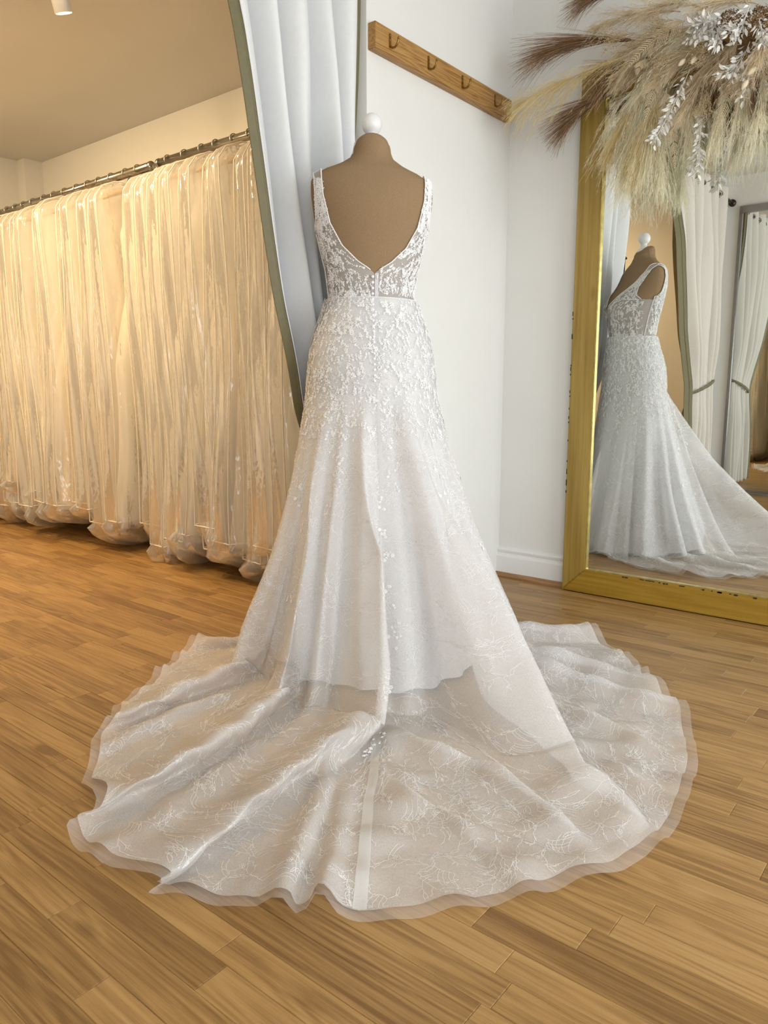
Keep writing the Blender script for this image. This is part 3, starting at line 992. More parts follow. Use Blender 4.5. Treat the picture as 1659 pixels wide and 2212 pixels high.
vb = np.linspace(.16, 1.0, 150)
cd = np.interp(vb, [.16, .3, .6, .8, 1], [1.0, 1.0, -3.5, -5.5, -6.0])
fi = vidx(vb)
rows = []
for k in range(150):
    c = sample(PL, fi[k:k + 1], pidx(cd[k:k + 1]))[0]
    rr_ = max(0.1, math.hypot(c[0] - BX, c[1] - BY))
    wd = math.degrees(np.interp(vb[k], [.16, .5, 1], [.003, .009, .0115]) / rr_)
    jj = pidx(cd[k] + np.linspace(-wd, wd, 5))
    rows.append(sample(PL, np.full(5, fi[k]), jj) + sample(NL, np.full(5, fi[k]), jj) * 0.0016)
rows = np.array(rows)
mk('train_seam', rows.reshape(-1, 3), grid_faces(150, 5), M['seam_net'], gown)

# --- corded lace: sprays of thin thread laid over skirt and train
colS = np.zeros((NVS, NPHI))
colS[1:] = np.cumsum(np.linalg.norm(np.diff(PL, axis=0), axis=2), axis=0)
rad = np.linalg.norm(PL[..., :2] - np.array([BX, BY]), axis=2)


def arc(x0, y0, ang, ln, curv, n=8):
    t = np.linspace(0, 1, n)
    a = ang + curv * t
    dx, dy = np.cos(a), np.sin(a)
    xs = x0 + np.concatenate([[0], np.cumsum((dx[1:] + dx[:-1]) / 2)]) * ln / (n - 1)
    ys = y0 + np.concatenate([[0], np.cumsum((dy[1:] + dy[:-1]) / 2)]) * ln / (n - 1)
    return np.stack([xs, ys], 1)


def ring(x, y, r, n=7):
    a = np.linspace(0, 2 * PI, n)
    return np.stack([x + r * np.cos(a), y + r * np.sin(a)], 1)


def wob(c, s=.0016):
    c = c.copy()
    c[1:-1] += RNG.normal(0, s, (len(c) - 2, 2))
    return c


def motif():
    L_ = []
    u = RNG.uniform
    a0 = u(0, 2 * PI)
    st = wob(arc(0, 0, a0, u(.07, .12), u(-1.2, 1.2), 14), .002)
    L_.append(st)
    for k in range(2, 13, 2):
        sd = 1 if k % 4 else -1
        a1 = math.atan2(*(st[k] - st[k - 1])[::-1]) + sd * u(.6, 1.2)
        ln = u(.018, .042)
        b = wob(arc(st[k][0], st[k][1], a1, ln, -sd * u(.2, 1.5), 7), .0013)
        L_.append(b)
        for m_ in range(u(1, 4).__int__()):
            L_.append(wob(arc(b[3 + m_ % 3][0], b[3 + m_ % 3][1], a1 + u(-1.3, 1.3), u(.006, .014), u(-1, 1), 5), .0007))
        if u(0, 1) < .7:
            L_.append(ring(b[-1][0], b[-1][1], u(.0013, .0024)))
        if u(0, 1) < .45:        # leaf outline
            ln2 = u(.014, .026); a2 = a1 + u(-.5, .5)
            L_.append(arc(b[-1][0], b[-1][1], a2 - .5, ln2, 1.0, 6)); L_.append(arc(b[-1][0], b[-1][1], a2 + .5, ln2, -1.0, 6))
    # fan of parallel curved cords
    a3 = a0 + u(1.2, 2.2)
    for k in range(u(2, 6).__int__() if u(0, 1) < .6 else 0):
        o_ = np.array([math.cos(a0), math.sin(a0)]) * .009 * k
        L_.append(wob(arc(o_[0], o_[1], a3 - .05 * k, u(.035, .055), u(.9, 1.3), 9), .0005))
    # little flower
    fx, fy = st[-1]
    for k in range(5):
        a4 = k * 2 * PI / 5
        L_.append(ring(fx + .0042 * math.cos(a4), fy + .0042 * math.sin(a4), .0026, 7))
    return L_


temps = [motif() for _ in range(26)]
LV, LF, ln_ = [], [], 0


def lay_cords(v0, deg0, tm, rot, w=0.00055, mir=1):
    global ln_
    i0 = int(np.clip(vidx(v0), 0, NVS - 1)); jf = float(pidx(deg0)); j0 = int(jf) % NPHI
    s0 = np.interp(v0, vs, colS[:, j0]); r0 = max(rad[i0, j0], .1)
    ca, sa = math.cos(rot), math.sin(rot)
    smax = colS[-1, j0]
    lj0 = max(float(np.linalg.norm(PL[i0, (j0 + 1) % NPHI] - PL[i0, j0 - 1])) / 2, 2e-4)
    for c in tm:
        x = c[:, 0] * mir * ca - c[:, 1] * sa
        yv = c[:, 0] * mir * sa + c[:, 1] * ca
        s = s0 + yv
        ok = s < smax - .002
        if not ok.all():
            if ok.sum() < 2 or not ok[0]:
                continue
            n_ok = int(np.argmin(ok)) if not ok.all() else len(ok)
            if n_ok < 2: continue
            x, s = x[:n_ok], s[:n_ok]
        fi_ = np.interp(s, colS[:, j0], np.arange(NVS))
        fj_ = jf + x / lj0
        Pm = sample(PL, fi_, fj_); Nm = sample(NL, fi_, fj_)
        T = np.gradient(Pm, axis=0)
        B_ = np.cross(Nm, T)
        B_ /= np.linalg.norm(B_, axis=1)[:, None] + 1e-9
        Pm = Pm + Nm * .0009
        k = len(Pm)
        LV.append(np.stack([Pm - B_ * w, Pm + B_ * w], 1).reshape(-1, 3))
        i = np.arange(k - 1)
        LF.append(np.stack([2 * i, 2 * i + 1, 2 * i + 3, 2 * i + 2], 1) + ln_)
        ln_ += 2 * k


count = 0
for v0 in np.arange(.15, .995, .004):
    i0 = int(vidx(v0))
    r_avg = rad[i0].mean()
    step = 0.048
    # rows of motifs spaced by arc length
s_rows = np.arange(.25, 2.4, .062)
for k, s0 in enumerate(s_rows):
    d = -125 + (k % 2) * 3.0
    while d < 125:
        j0 = int(pidx(d)) % NPHI
        smax = colS[-1, j0]
        if s0 + .01 < smax:
            v0 = float(np.interp(s0 + RNG.uniform(-.02, .02), colS[:, j0], vs))
            r0 = max(.12, float(np.interp(v0, vs, rad[:, j0])))
            lay_cords(v0, d + RNG.uniform(-1, 1), temps[RNG.integers(26)], RNG.uniform(0, 2 * PI), 0.00040, 1 if RNG.random() < .5 else -1)
            count += 1
        else:
            r0 = 1.0
        d += math.degrees(.066 / r0)
# scalloped edge cord
e = PL[-1] + NL[-1] * .001
mk('lace_cords', np.concatenate(LV), np.concatenate(LF), M['cord'], gown, kind='stuff')

# --- beaded applique: leaves, petals and pearls on bodice and hips
leafT = np.array([(0, 0, 0), (.32, .30, .10), (.32, -.30, .10), (.68, .26, .12), (.68, -.26, .12), (1, 0, 0), (.5, 0, .22)])
leafF = np.array([(0, 1, 6), (1, 3, 6), (3, 5, 6), (5, 4, 6), (4, 2, 6), (2, 0, 6)])
octT = np.array([(1, 0, 0), (0, 1, 0), (-1, 0, 0), (0, -1, 0), (0, 0, 1.0), (0, 0, -.3)])
octF = np.array([(0, 1, 4), (1, 2, 4), (2, 3, 4), (3, 0, 4), (1, 0, 5), (2, 1, 5), (3, 2, 5), (0, 3, 5)])
AV, AF, an = [], [], 0
DV, DF, dn = [], [], 0


def put(P0, T1, T2, N0, tmpl, faces, ang, sc, bead=False):
    global an, dn
    ca, sa = math.cos(ang) * sc, math.sin(ang) * sc
    x = tmpl[:, 0] * ca - tmpl[:, 1] * sa
    yv = tmpl[:, 0] * sa + tmpl[:, 1] * ca
    V = P0 + x[:, None] * T1 + yv[:, None] * T2 + (tmpl[:, 2] * sc)[:, None] * N0
    if bead:
        DV.append(V); DF.append(faces + dn); dn += len(V)
    else:
        AV.append(V); AF.append(faces + an); an += len(V)


def frame(P, N, fi, fj, wrap):
    a = np.array([fi]); b = np.array([fj])
    P0 = sample(P, a, b, wrap)[0]
    N0 = sample(N, a, b, wrap)[0]; N0 = N0 / (np.linalg.norm(N0) + 1e-9)
    dj = sample(P, a, b + .5, wrap)[0] - sample(P, a, b - .5, wrap)[0]
    di = sample(P, a + .5, b, wrap)[0] - sample(P, a - .5, b, wrap)[0]
    lj, li = np.linalg.norm(dj) + 1e-6, np.linalg.norm(di) + 1e-6
    T1 = dj / lj
    T2 = np.cross(N0, T1)
    sg = 1 if T2 @ di > 0 else -1
    return P0 + N0 * .0008, T1, T2, N0, lj, li, sg


def vine(P, N, fi, fj, ang, n, wrap, sc=1.0, flower=.6):
    """a beaded spray growing in direction ang (0 = along columns, pi/2 = along T2)"""
    cv = RNG.uniform(-.12, .12)
    side = 1
    for k in range(n):
        P0, T1, T2, N0, lj, li, sg = frame(P, N, fi, fj, wrap)
        put(P0, T1, T2, N0, leafT * np.array([1, .26, 1]), leafF, ang, .0064 * sc)
        if k > 0:
            put(P0, T1, T2, N0, leafT * np.array([1, .8, 1]), leafF, ang + side * RNG.uniform(.6, 1.0), RNG.uniform(.006, .0105) * sc * (1 - .4 * k / n))
            if RNG.random() < .55:
                put(P0, T1, T2, N0, leafT, leafF, ang - side * RNG.uniform(.7, 1.1), RNG.uniform(.005, .009) * sc)
            if RNG.random() < .5:
                b = ang + RNG.uniform(-1.5, 1.5)
                put(P0 + (T1 * math.cos(b) + T2 * math.sin(b)) * .006 + N0 * .0008, T1, T2, N0, octT, octF, 0, RNG.uniform(.0011, .0019), True)
        side = -side
        st = .0052 * sc
        fj += math.cos(ang) * st / lj
        fi += sg * math.sin(ang) * st / li
        ang += cv
        if fi < 0 or fi > P.shape[0] - 2 or (not wrap and (fj < 0.3 or fj > P.shape[1] - 1.3)):
            return
    if RNG.random() < flower:
        P0, T1, T2, N0, *_ = frame(P, N, fi, fj, wrap)
        r = RNG.uniform(.0045, .0065) * sc
        for k in range(6):
            put(P0, T1, T2, N0, leafT * np.array([1, 1.3, 1.4]), leafF, k * PI / 3, r)
        put(P0 + N0 * .001, T1, T2, N0, octT, octF, 0, .0018, True)


# bodice: sprays rising from the waist
for (side, front), (P, N) in bod.items():
    ns_, nt_ = P.shape[:2]
    for k in range(430):
        row_ = RNG.uniform(0.3, ns_ - 18) if k > 30 else RNG.uniform(.1, 5)
        c = RNG.uniform(.06, .94)
        if c > .80 and row_ < ns_ * .5 and RNG.random() < .5:
            c *= .8
        vine(P, N, row_, c * (nt_ - 1), PI / 2 * (1 if True else -1) + RNG.uniform(-.7, .7), RNG.integers(4, 10), False, RNG.uniform(.42, .72), .45)
    for k in range(16, ns_ - 2, 1):       # beaded straps and edges
        for c in (0.5, nt_ - 1.5):
            P0, T1, T2, N0, *_ = frame(P, N, k + RNG.uniform(-.3, .3), c, False)
            put(P0 + N0 * .001, T1, T2, N0, octT, octF, 0, RNG.uniform(.0012, .002), True)
# hips: dense to the hip line, then trailing fingers
for k in range(2700):
    v0 = RNG.uniform(.0, .225) if k < 2300 else RNG.uniform(.19, .29)
    d = RNG.uniform(-180, 180)
    if k >= 2300 and (math.sin(math.radians(d) * 11) < 0.1):
        continue
    dirn = -PI / 2 if v0 > .12 else RNG.choice([PI / 2, -PI / 2])
    vine(PL, NL, float(vidx(v0)), float(pidx(d)), dirn + RNG.uniform(-.7, .7), RNG.integers(3, 9), True, RNG.uniform(.42, .80), .55)
# clusters of flowers trailing down the centre back and a few strays
for v0, d, n_ in ((.30, 1, 5), (.335, 2, 5), (.36, 3, 4), (.395, 1.5, 4), (.42, 1.2, 3), (.455, 2.4, 5), (.475, 1.4, 4), (.50, .5, 3), (.55, -1.5, 5), (.57, -2.4, 4), (.60, -3.0, 3), (.615, -3.6, 4), (.655, -4.2, 7), (.67, -4.6, 5),
                  (.30, -58, 4), (.33, -52, 3), (.44, -50, 4), (.30, 48, 4), (.37, 62, 4), (.29, 30, 4), (.31, -30, 4), (.40, 40, 2)):
    for k in range(n_):
        vine(PL, NL, float(vidx(v0 + RNG.uniform(-.012, .012))), float(pidx(d + RNG.uniform(-2.2, 2.2))), -PI / 2 + RNG.uniform(-1, 1), RNG.integers(1, 4), True, RNG.uniform(.8, 1.15), 1.0)
# scattered sparkles
for k in range(520):
    v0, d = RNG.uniform(.2, .97), RNG.uniform(-100, 100)
    P0, T1, T2, N0, *_ = frame(PL, NL, float(vidx(v0)), float(pidx(d)), True)
    put(P0 + N0 * .001, T1, T2, N0, octT, octF, 0, RNG.uniform(.0006, .0011), True)
mk('beaded_applique', np.concatenate(AV), np.concatenate(AF), M['thread'], gown, True, kind='stuff')
mk('pearl_beads', np.concatenate(DV), np.concatenate(DF), M['bead'], gown, False, kind='stuff')

# ------------------------------------------------------------------ curtain pole and curtains
PX, PZ = -1.715, 2.20
pole = empty('curtain_pole', (PX, 0.65, PZ))
tag(pole, 'dark metal curtain pole across the opening to the store room', 'curtain pole')
G().tube([(PX, YF + 0.02, PZ), (PX, 1.955, PZ)], 0.012, 12).obj('rod', M['darkmetal'], pole)
for yy in (YF + 0.012, 1.945):
    G().tube([(PX, yy - 0.010, PZ), (PX, yy + 0.010, PZ)], 0.026, 16).obj('socket', M['darkmetal'], pole)


def curtain(name, label, lead, wall_y, ztie, x0, nf, amp, mats, tie_x, drop=0.02, lip=.026, phase=0.0):
    """eyelet curtain: lead = list of (z, y of leading edge); gathered towards wall_y at the tie"""
    c = empty(name, (x0, wall_y, 0))
    tag(c, label, 'curtain')
    nu, nv = 181, 110
    u = np.linspace(0, 1, nu)
    zt = np.linspace(2.262, drop, nv)
    lead = np.array(lead)[::-1]
    yl = np.interp(zt, lead[:, 0], lead[:, 1])
    # smooth the edge
    k = np.exp(-np.linspace(-2, 2, 11) ** 2); k /= k.sum()
    yl = np.convolve(np.concatenate([np.full(5, yl[0]), yl, np.full(5, yl[-1])]), k, 'valid')
    U, Z = np.meshgrid(u, zt)
    d = np.abs(Z - ztie)
    squeeze = np.exp(-(d / .20) ** 2)
    A = amp * (1 - .62 * squeeze) * np.clip(.55 + .45 * (2.262 - Z) / .5, .55, 1)
    tw = U + .05 * np.sin(2 * PI * U * 2 + 1 + Z * .7) * np.clip((2.2 - Z) / .6, 0, 1)
    w = 2 * PI * nf * tw + phase
    wave = np.sin(w) + .10 * np.sin(2 * w + .6)
    X = x0 + (tie_x - x0) * squeeze + A * wave + .008 * np.sin(9 * U + 5 * Z) * (1 - squeeze)
    Y = yl[:, None] + (wall_y - yl[:, None]) * U - .40 * ((wall_y - yl) / (nf * 2 * PI))[:, None] * np.cos(w)
    P = np.stack([X, Y, Z], -1)
    face = mk('face_cloth', P.reshape(-1, 3), grid_faces(nv, nu), mats[0], c)
    sol = face.modifiers.new('thickness', 'SOLIDIFY'); sol.thickness = 0.003; sol.offset = 0
    # lining on the store room side, turned out a little at both edges
    Nc = normals(P, False)
    Nc *= -np.sign(Nc[..., 0].mean())
    Q = P + Nc * .004
    ex = np.array([.026, .018, .009, .0])
    L_ = []
    sg = np.sign(wall_y - yl)[:, None, None]
    e1 = np.stack([P[:, 0] + np.stack([-.007 - .010 * t * np.ones(nv), -sg[:, 0, 0] * t * lip + (.018 * np.sin(t * 9) if lip > .05 else 0), np.zeros(nv)], -1) for t in np.linspace(1, .1, 10)], 1)
    e2 = np.stack([P[:, -1] + np.stack([-.007 - .004 * t * np.ones(nv), sg[:, 0, 0] * t * .032, np.zeros(nv)], -1) for t in (.33, .66, 1)], 1)
    Q = np.concatenate([e1, Q, e2], 1)
    ln = mk('lining', Q.reshape(-1, 3), grid_faces(nv, Q.shape[1]), mats[1], c)
    sol = ln.modifiers.new('thickness', 'SOLIDIFY'); sol.thickness = 0.003; sol.offset = 0
    # eyelets where the cloth crosses the pole
    zi = int(np.argmin(abs(zt - PZ)))
    s = np.sign(X[zi] - PX)
    for j in np.where(s[:-1] * s[1:] < 0)[0]:
        a = np.linspace(0, 2 * PI, 25)
        dv = P[zi, j + 1] - P[zi, j]; dv[2] = 0; dv /= np.linalg.norm(dv)
        ctr = P[zi, j]
        Pt = [ctr + dv * .022 * math.cos(t) + np.array([0, 0, .022 * math.sin(t)]) for t in a]
        G().tube(Pt, 0.005, 8, False).obj('eyelet', M['chrome'], c)
    # rope tie-back: two twisted strands round the gathered cloth
    zi = int(np.argmin(abs(zt - ztie)))
    ring_ = P[zi]
    ya, yb = sorted((ring_[:, 1].min(), ring_[:, 1].max()))
    xa, xb = ring_[:, 0].min() - .012, ring_[:, 0].max() + .012
    tb = empty(name + '_tieback' if False else 'rope_tieback', (tie_x, (ya + yb) / 2, ztie))
    a = np.linspace(0, 2 * PI, 140)
    for ph_ in (0, PI):
        cx_, cy_ = (xa + xb) / 2, (ya + yb) / 2
        hx, hy = (xb - xa) / 2 + .008, (yb - ya) / 2 + .016
        Pt = np.stack([cx_ + (hx + .005 * np.cos(a * 26 + ph_)) * np.cos(a), cy_ + (hy + .005 * np.cos(a * 26 + ph_)) * np.sin(a),
                       ztie + .05 * np.sin(a) * np.sign(wall_y - yl[zi]) + .006 * np.sin(a * 26 + ph_)], -1)
        G().tube(Pt, 0.0062, 7, False).obj('rope_strand', M['rope'], tb)
    yw = wall_y + .03 * np.sign(wall_y - yl[zi])
    G().tube([(tie_x, yb if wall_y > yl[zi] else ya, ztie + .05), (tie_x - .01, yw, ztie + .075)], .007, 7).obj('rope_end', M['rope'], tb)
    return c, tb


cA, tA = curtain('curtain', 'pale grey curtain with olive lining hanging beside the hook wall behind the gown',
                 [(2.30, 1.375), (2.0, 1.42), (1.836, 1.444), (1.706, 1.462), (1.503, 1.495), (1.289, 1.537), (1.074, 1.585), (.887, 1.647), (.745, 1.70), (.66, 1.755), (.56, 1.755), (.02, 1.70)],
                 1.925, .64, -1.705, 4.2, .054, (M['curtain'], M['olive']), -1.735, phase=.4)
tag(tA, 'olive rope tie-back holding the pale grey curtain beside the hook wall', 'tieback')
cB, tB = curtain('curtain', 'off-white curtain with olive lining and rope tie-back reflected in the gold mirror',
                 [(2.30, .58), (2.0, .55), (1.6, .47), (1.2, .31), (.95, .14), (.83, .06), (.70, .07), (.35, .10), (.02, .12)],
                 -.43, .83, -1.715, 5.2, .060, (M['cream_curtain'], M['olive']), -1.70, lip=.13, phase=.2)
tag(tB, 'twisted olive rope tie-back round the reflected off-white curtain', 'tieback')

# ------------------------------------------------------------------ store room: garment rails
RLY, RLZ = 2.25, 1.862


def garment_rail(label, x0, x1, bx):
    r = empty('garment_rail', ((x0 + x1) / 2, RLY, RLZ))
    tag(r, label, 'clothes rail')
    G().tube([(x0, RLY, RLZ), (x1, RLY, RLZ)], 0.020, 16).obj('tube', M['chrome'], r)
    for x in (x0 + .004, x1 - .004):
        G().tube([(x - .006, RLY, RLZ), (x + .006, RLY, RLZ)], 0.0222, 16).obj('end_cap', M['chrome'], r)
    for x in bx:
        br = G().tube([(x, RLY + .012, RLZ - .01), (x, RLY + .16, RLZ - .055), (x, YM - .004, RLZ - .06)], 0.010, 10).obj('wall_bracket', M['chrome'], r)
        G().tube([(x, YM - .008, RLZ - .06), (x, YM, RLZ - .06)], .03, 16).obj('flange', M['chrome'], br)
    return r


garment_rail('long chrome wall rail at the far left carrying clear garment bags', -5.40, -3.245, (-5.2, -4.3, -3.27))
garment_rail('chrome wall rail nearer the grey curtain carrying clear garment bags', -3.185, -1.80, (-3.15, -2.0))

# ------------------------------------------------------------------ bagged gowns on hangers
ORD = ['first', 'second', 'third', 'fourth', 'fifth', 'sixth', 'seventh', 'eighth', 'ninth', 'tenth', 'eleventh', 'twelfth', 'thirteenth', 'fourteenth', 'fifteenth', 'sixteenth', 'seventeenth', 'eighteenth',
       'nineteenth', 'twentieth', 'twenty-first', 'twenty-second', 'twenty-third', 'twenty-fourth', 'twenty-fifth', 'twenty-sixth', 'twenty-seventh', 'twenty-eighth', 'twenty-ninth', 'thirtieth',
       'thirty-first', 'thirty-second', 'thirty-third', 'thirty-fourth', 'thirty-fifth', 'thirty-sixth', 'thirty-seventh', 'thirty-eighth', 'thirty-ninth', 'fortieth', 'forty-first', 'forty-second', 'forty-third', 'forty-fourth']


def bag_variant(seed):
    """meshes of one bagged gown; local origin on the rail axis above the bag, x along the rail, y across, z up"""
    R_ = np.random.default_rng(seed)
    ph_ = R_.uniform(0, 6.28, 12)
    zb = -1.70 + R_.uniform(-.05, .05)          # bottom of the bag
    top = -0.075
    hw = .275 + R_.uniform(-.015, .015)
    # side outline (y,z) going over the shoulder: front half
    nz = 44
    tz = np.linspace(0, 1, nz)

    def outline(t):
        """t 0 at the neck, 1 at the bottom -> half width and height"""
        s = np.clip(t / .16, 0, 1)
        ww = .03 + (hw - .03) * np.sin(s * PI / 2) ** .8
        zz_ = top - .12 * (1 - np.cos(s * PI / 2)) - np.clip((t - .16) / .84, 0, 1) * (top - .12 - zb)
        ww = ww * (1 + .05 * np.sin(ph_[0] + 6 * t) * np.clip(t - .2, 0, 1))
        return ww, zz_
    ww, zo = outline(tz)
    down = np.clip((top - zo) / (top - zb), 0, 1)
    # half thickness along the rail
    ht = .030 + .048 * down ** .6 + .012 * np.sin(ph_[1] + 5 * down) * down
    # sideways drift of front and back edges
    drf = (.050 * np.sin(ph_[2] + 2.4 * down) + .018 * np.sin(ph_[3] + 7 * down)) * down
    drb = (.026 * np.sin(ph_[4] + 2.4 * down)) * down
    # film: ring around (front gusset, left side, back gusset, right side)
    na = 44
    a = np.linspace(0, 2 * PI, na, endpoint=False)
    sx = np.sign(np.sin(a)) * np.abs(np.sin(a)) ** .55      # along rail
    sy = np.sign(-np.cos(a)) * np.abs(np.cos(a)) ** .45     # front is -y
    V = np.zeros((nz + 5, na, 3))
    for i in range(nz):
        cx_ = np.where(sy < 0, drf[i], drb[i]) * np.abs(sy)
        wr = .006 * np.sin(5 * a + ph_[5] + 9 * down[i]) * down[i] + .004 * np.sin(11 * a + ph_[6] - 14 * down[i])
        V[i, :, 0] = cx_ + sx * (ht[i] + wr)
        V[i, :, 1] = sy * (ww[i] + wr)
        V[i, :, 2] = zo[i] + .008 * np.sin(3 * a + ph_[7]) * down[i]
    for m_ in range(5):          # bulging bottom
        f = [1.04, .97, .76, .42, .05][m_]
        dz = [-.03, -.062, -.088, -.104, -.108][m_]
        V[nz + m_] = V[nz - 1]
        c_ = V[nz - 1].mean(0)
        V[nz + m_, :, :2] = c_[:2] + (V[nz - 1, :, :2] - c_[:2]) * f * (1 + .10 * np.sin(4 * a + ph_[8]))[:, None]
        V[nz + m_, :, 2] += dz * (1 + .3 * np.sin(2 * a + ph_[9]))
    bag = mesh_data('film', V.reshape(-1, 3), grid_faces(nz + 5, na, True), M['film'])
    # piping round both side panels
    pg = G()
    for sd in (-1, 1):
        fr = np.stack([drf + sd * (ht * .80 + .002), -ww * .985, zo], -1)
        bk = np.stack([drb + sd * (ht * .80 + .002), ww * .985, zo], -1)
        loop = np.concatenate([bk[::-1][::2], fr[::2], fr[-1:]])
        pg.tube(loop, 0.0026, 5, False)
        bot = np.linspace(fr[-1], bk[-1], 6); bot[:, 2] += .006 * np.sin(np.arange(6) * 2 + ph_[10])
        pg.tube(bot, 0.0028, 5, False)
    fr_l = np.array([drf[-1] - ht[-1] * .8, -ww[-1] * .985, zb]); fr_r = np.array([drf[-1] + ht[-1] * .8, -ww[-1] * .985, zb])
    pg.tube([fr_l, fr_r], 0.0032, 5)
    pip = pg.data('piping', M['piping'])
    # gown inside
    nzg, nag = 30, 32
    ag = np.linspace(0, 2 * PI, nag, endpoint=False)
    dn_ = np.linspace(0, 1, nzg)
    VG = np.zeros((nzg, nag, 3))
    for i, t in enumerate(dn_):
        zg = -0.15 + (zb - .035 + .15) * t
        wy = (.11 if t < .1 else np.interp(t, [.1, .28, .5, 1.0], [.13, .10, .19, .235])) + .012 * math.sin(8 * t + ph_[11])
        tx = np.interp(t, [0, .15, .4, .8, 1], [.022, .040, .058, .068, .054]) + .003 * math.sin(7 * t + ph_[1])
        dd = np.clip((top - zg) / (top - zb), 0, 1)
        cf = np.interp(dd, down, drf); cb = np.interp(dd, down, drb)
        pl_ = 1 + .10 * np.sin(9 * ag + ph_[3]) * t + .06 * np.sin(17 * ag + ph_[4]) * t
        sy_ = -np.cos(ag)
        VG[i, :, 0] = np.where(sy_ < 0, cf, cb) * np.abs(sy_) + np.sin(ag) * tx * pl_
        VG[i, :, 1] = sy_ * wy * pl_
        VG[i, :, 2] = zg + .015 * np.sin(5 * ag + ph_[2]) * t
    Fg = list(grid_faces(nzg, nag, True)) + [np.arange(nag)[::-1], np.arange(nag) + (nzg - 1) * nag]
    gm = [mesh_data('gown', VG.reshape(-1, 3), Fg, M[k]) for k in ('gown', 'gown2', 'gown3')]
    return bag, pip, gm


variants = [bag_variant(100 + k) for k in range(9)]
# hanger
a = np.linspace(-.35 * PI, 1.15 * PI, 16)
hk = [(0, .0240 * math.cos(t), .0005 + .0240 * math.sin(t)) for t in a]
hk = hk[::-1]
hook_me = G().tube([(0, 0, -.088), (0, 0, -.05), (0, .004, -.035)] + [(0, p_[1], p_[2]) for p_ in hk[::-1]], 0.0026, 6).data('hook', M['steel_wire'])
t = np.linspace(-1, 1, 17)
arm_me = G().tube(np.stack([np.zeros(17), .20 * t, -.092 - .075 * np.abs(t) ** 1.6], -1), np.interp(np.abs(t), [0, .8, 1], [.010, .011, .006]), 8).data('shoulder_bar', M['hanger'])


def inst(name, me, parent):
    o = bpy.data.objects.new(name, me)
    COL.objects.link(o)
    o.parent = parent
    return o


xs = []
x = -2.08
while x > -5.34:
    if abs(x + 3.215) > .04:
        xs.append(x)
    x -= random.uniform(.098, .128)
for k, x in enumerate(xs):
    od = ORD[k]
    bag, pip, gm = variants[(k * 4 + k // 9) % 9]
    loc = (x, RLY, RLZ)
    yaw = random.uniform(-.16, .16)
    dz = random.uniform(-.008, 0)
    hg = empty('hanger', loc)
    tag(hg, 'wooden hanger with wire hook inside the %s garment bag from the grey curtain' % od, 'hanger', 'hangers on the garment rails')
    h_ = inst('hook', hook_me, hg); inst('shoulder_bar', arm_me, hg)
    hg.rotation_euler.z = yaw
    bg = empty('garment_bag', loc)
    tag(bg, 'clear plastic garment bag with cream piping, %s along the rail from the grey curtain' % od, 'garment bag', 'garment bags on the chrome rails')
    inst('film', bag, bg); inst('piping', pip, bg)
    bg.rotation_euler.z = yaw
    bg.scale = (1, random.uniform(.90, 1.06), random.uniform(.95, 1.03))
    gw = bpy.data.objects.new('bagged_gown', gm[random.choice([0, 0, 1, 1, 2])])
    COL.objects.link(gw)
    gw.location = loc
    gw.rotation_euler.z = yaw
    gw.scale = bg.scale
    tag(gw, 'ivory gown hanging inside the %s clear bag from the grey curtain' % od, 'dress', 'gowns inside the garment bags')

# ------------------------------------------------------------------ ceiling spotlights of the store room


def spotlight(label, loc, aim, power, cone=70, blend=.6):
    r = empty('ceiling_spotlight', (loc[0], loc[1], CEIL))
    tag(r, label, 'spotlight', 'ceiling spotlights')
    loc = np.array(loc, float)
    aim = np.array(aim, float)
    d = aim - loc
    d /= np.linalg.norm(d)
    G().lathe([(0, CEIL), (.045, CEIL - .001), (.045, CEIL - .02), (0, CEIL - .021)], (loc[0], loc[1], 0), 20).obj('ceiling_plate', M['white_paint'], r)
    G().tube([(loc[0], loc[1], CEIL - .02), tuple(loc - d * .02)], .008, 8).obj('stem', M['white_paint'], r)
    G().tube([tuple(loc - d * .055), tuple(loc - d * .05), tuple(loc + d * .055), tuple(loc + d * .056)], [.018, .032, .034, .030], 20, False).obj('lamp_head', M['white_paint'], r)
    G().tube([tuple(loc + d * .042), tuple(loc + d * .044)], .028, 16).obj('lens', M['lens'], r)
    l = bpy.data.lights.new('spot_lamp', 'SPOT')
    l.energy = power
    l.color = (1.0, .73, .40)
    l.spot_size = math.radians(cone)
    l.spot_blend = blend
    l.shadow_soft_size = .035
    o = bpy.data.objects.new('spot_lamp', l)
    o.location = loc + d * .07 - np.array(r.location)
    o.rotation_euler = Vector(d).to_track_quat('-Z', 'Y').to_euler()
    COL.objects.link(o)
    o.parent = r
    return r


SP = 70
spotlight('white cylindrical ceiling spotlight at the top left of the store room', (-2.90, 1.64, 2.275), (-3.0, 2.0, 1.2), SP * .45, 150, 1.0)
spotlight('white ceiling spotlight above the far end of the garment bags', (-4.4, 0.95, 2.29), (-4.5, 1.9, 1.2), SP * 1.5, 150, 1.0)
spotlight('white ceiling spotlight above the middle garment bags', (-3.5, 0.95, 2.29), (-3.6, 1.9, 1.1), SP * 1.2, 150, 1.0)
spotlight('white ceiling spotlight in the store room facing the front wall', (-3.0, 0.4, 2.29), (-2.8, -.5, 0.9), SP * .9, 140, 1.0)
spotlight('white ceiling spotlight above the garment bags nearest the curtain', (-2.6, 0.9, 2.29), (-2.7, 1.9, 1.0), SP * .8, 140, 1.0)

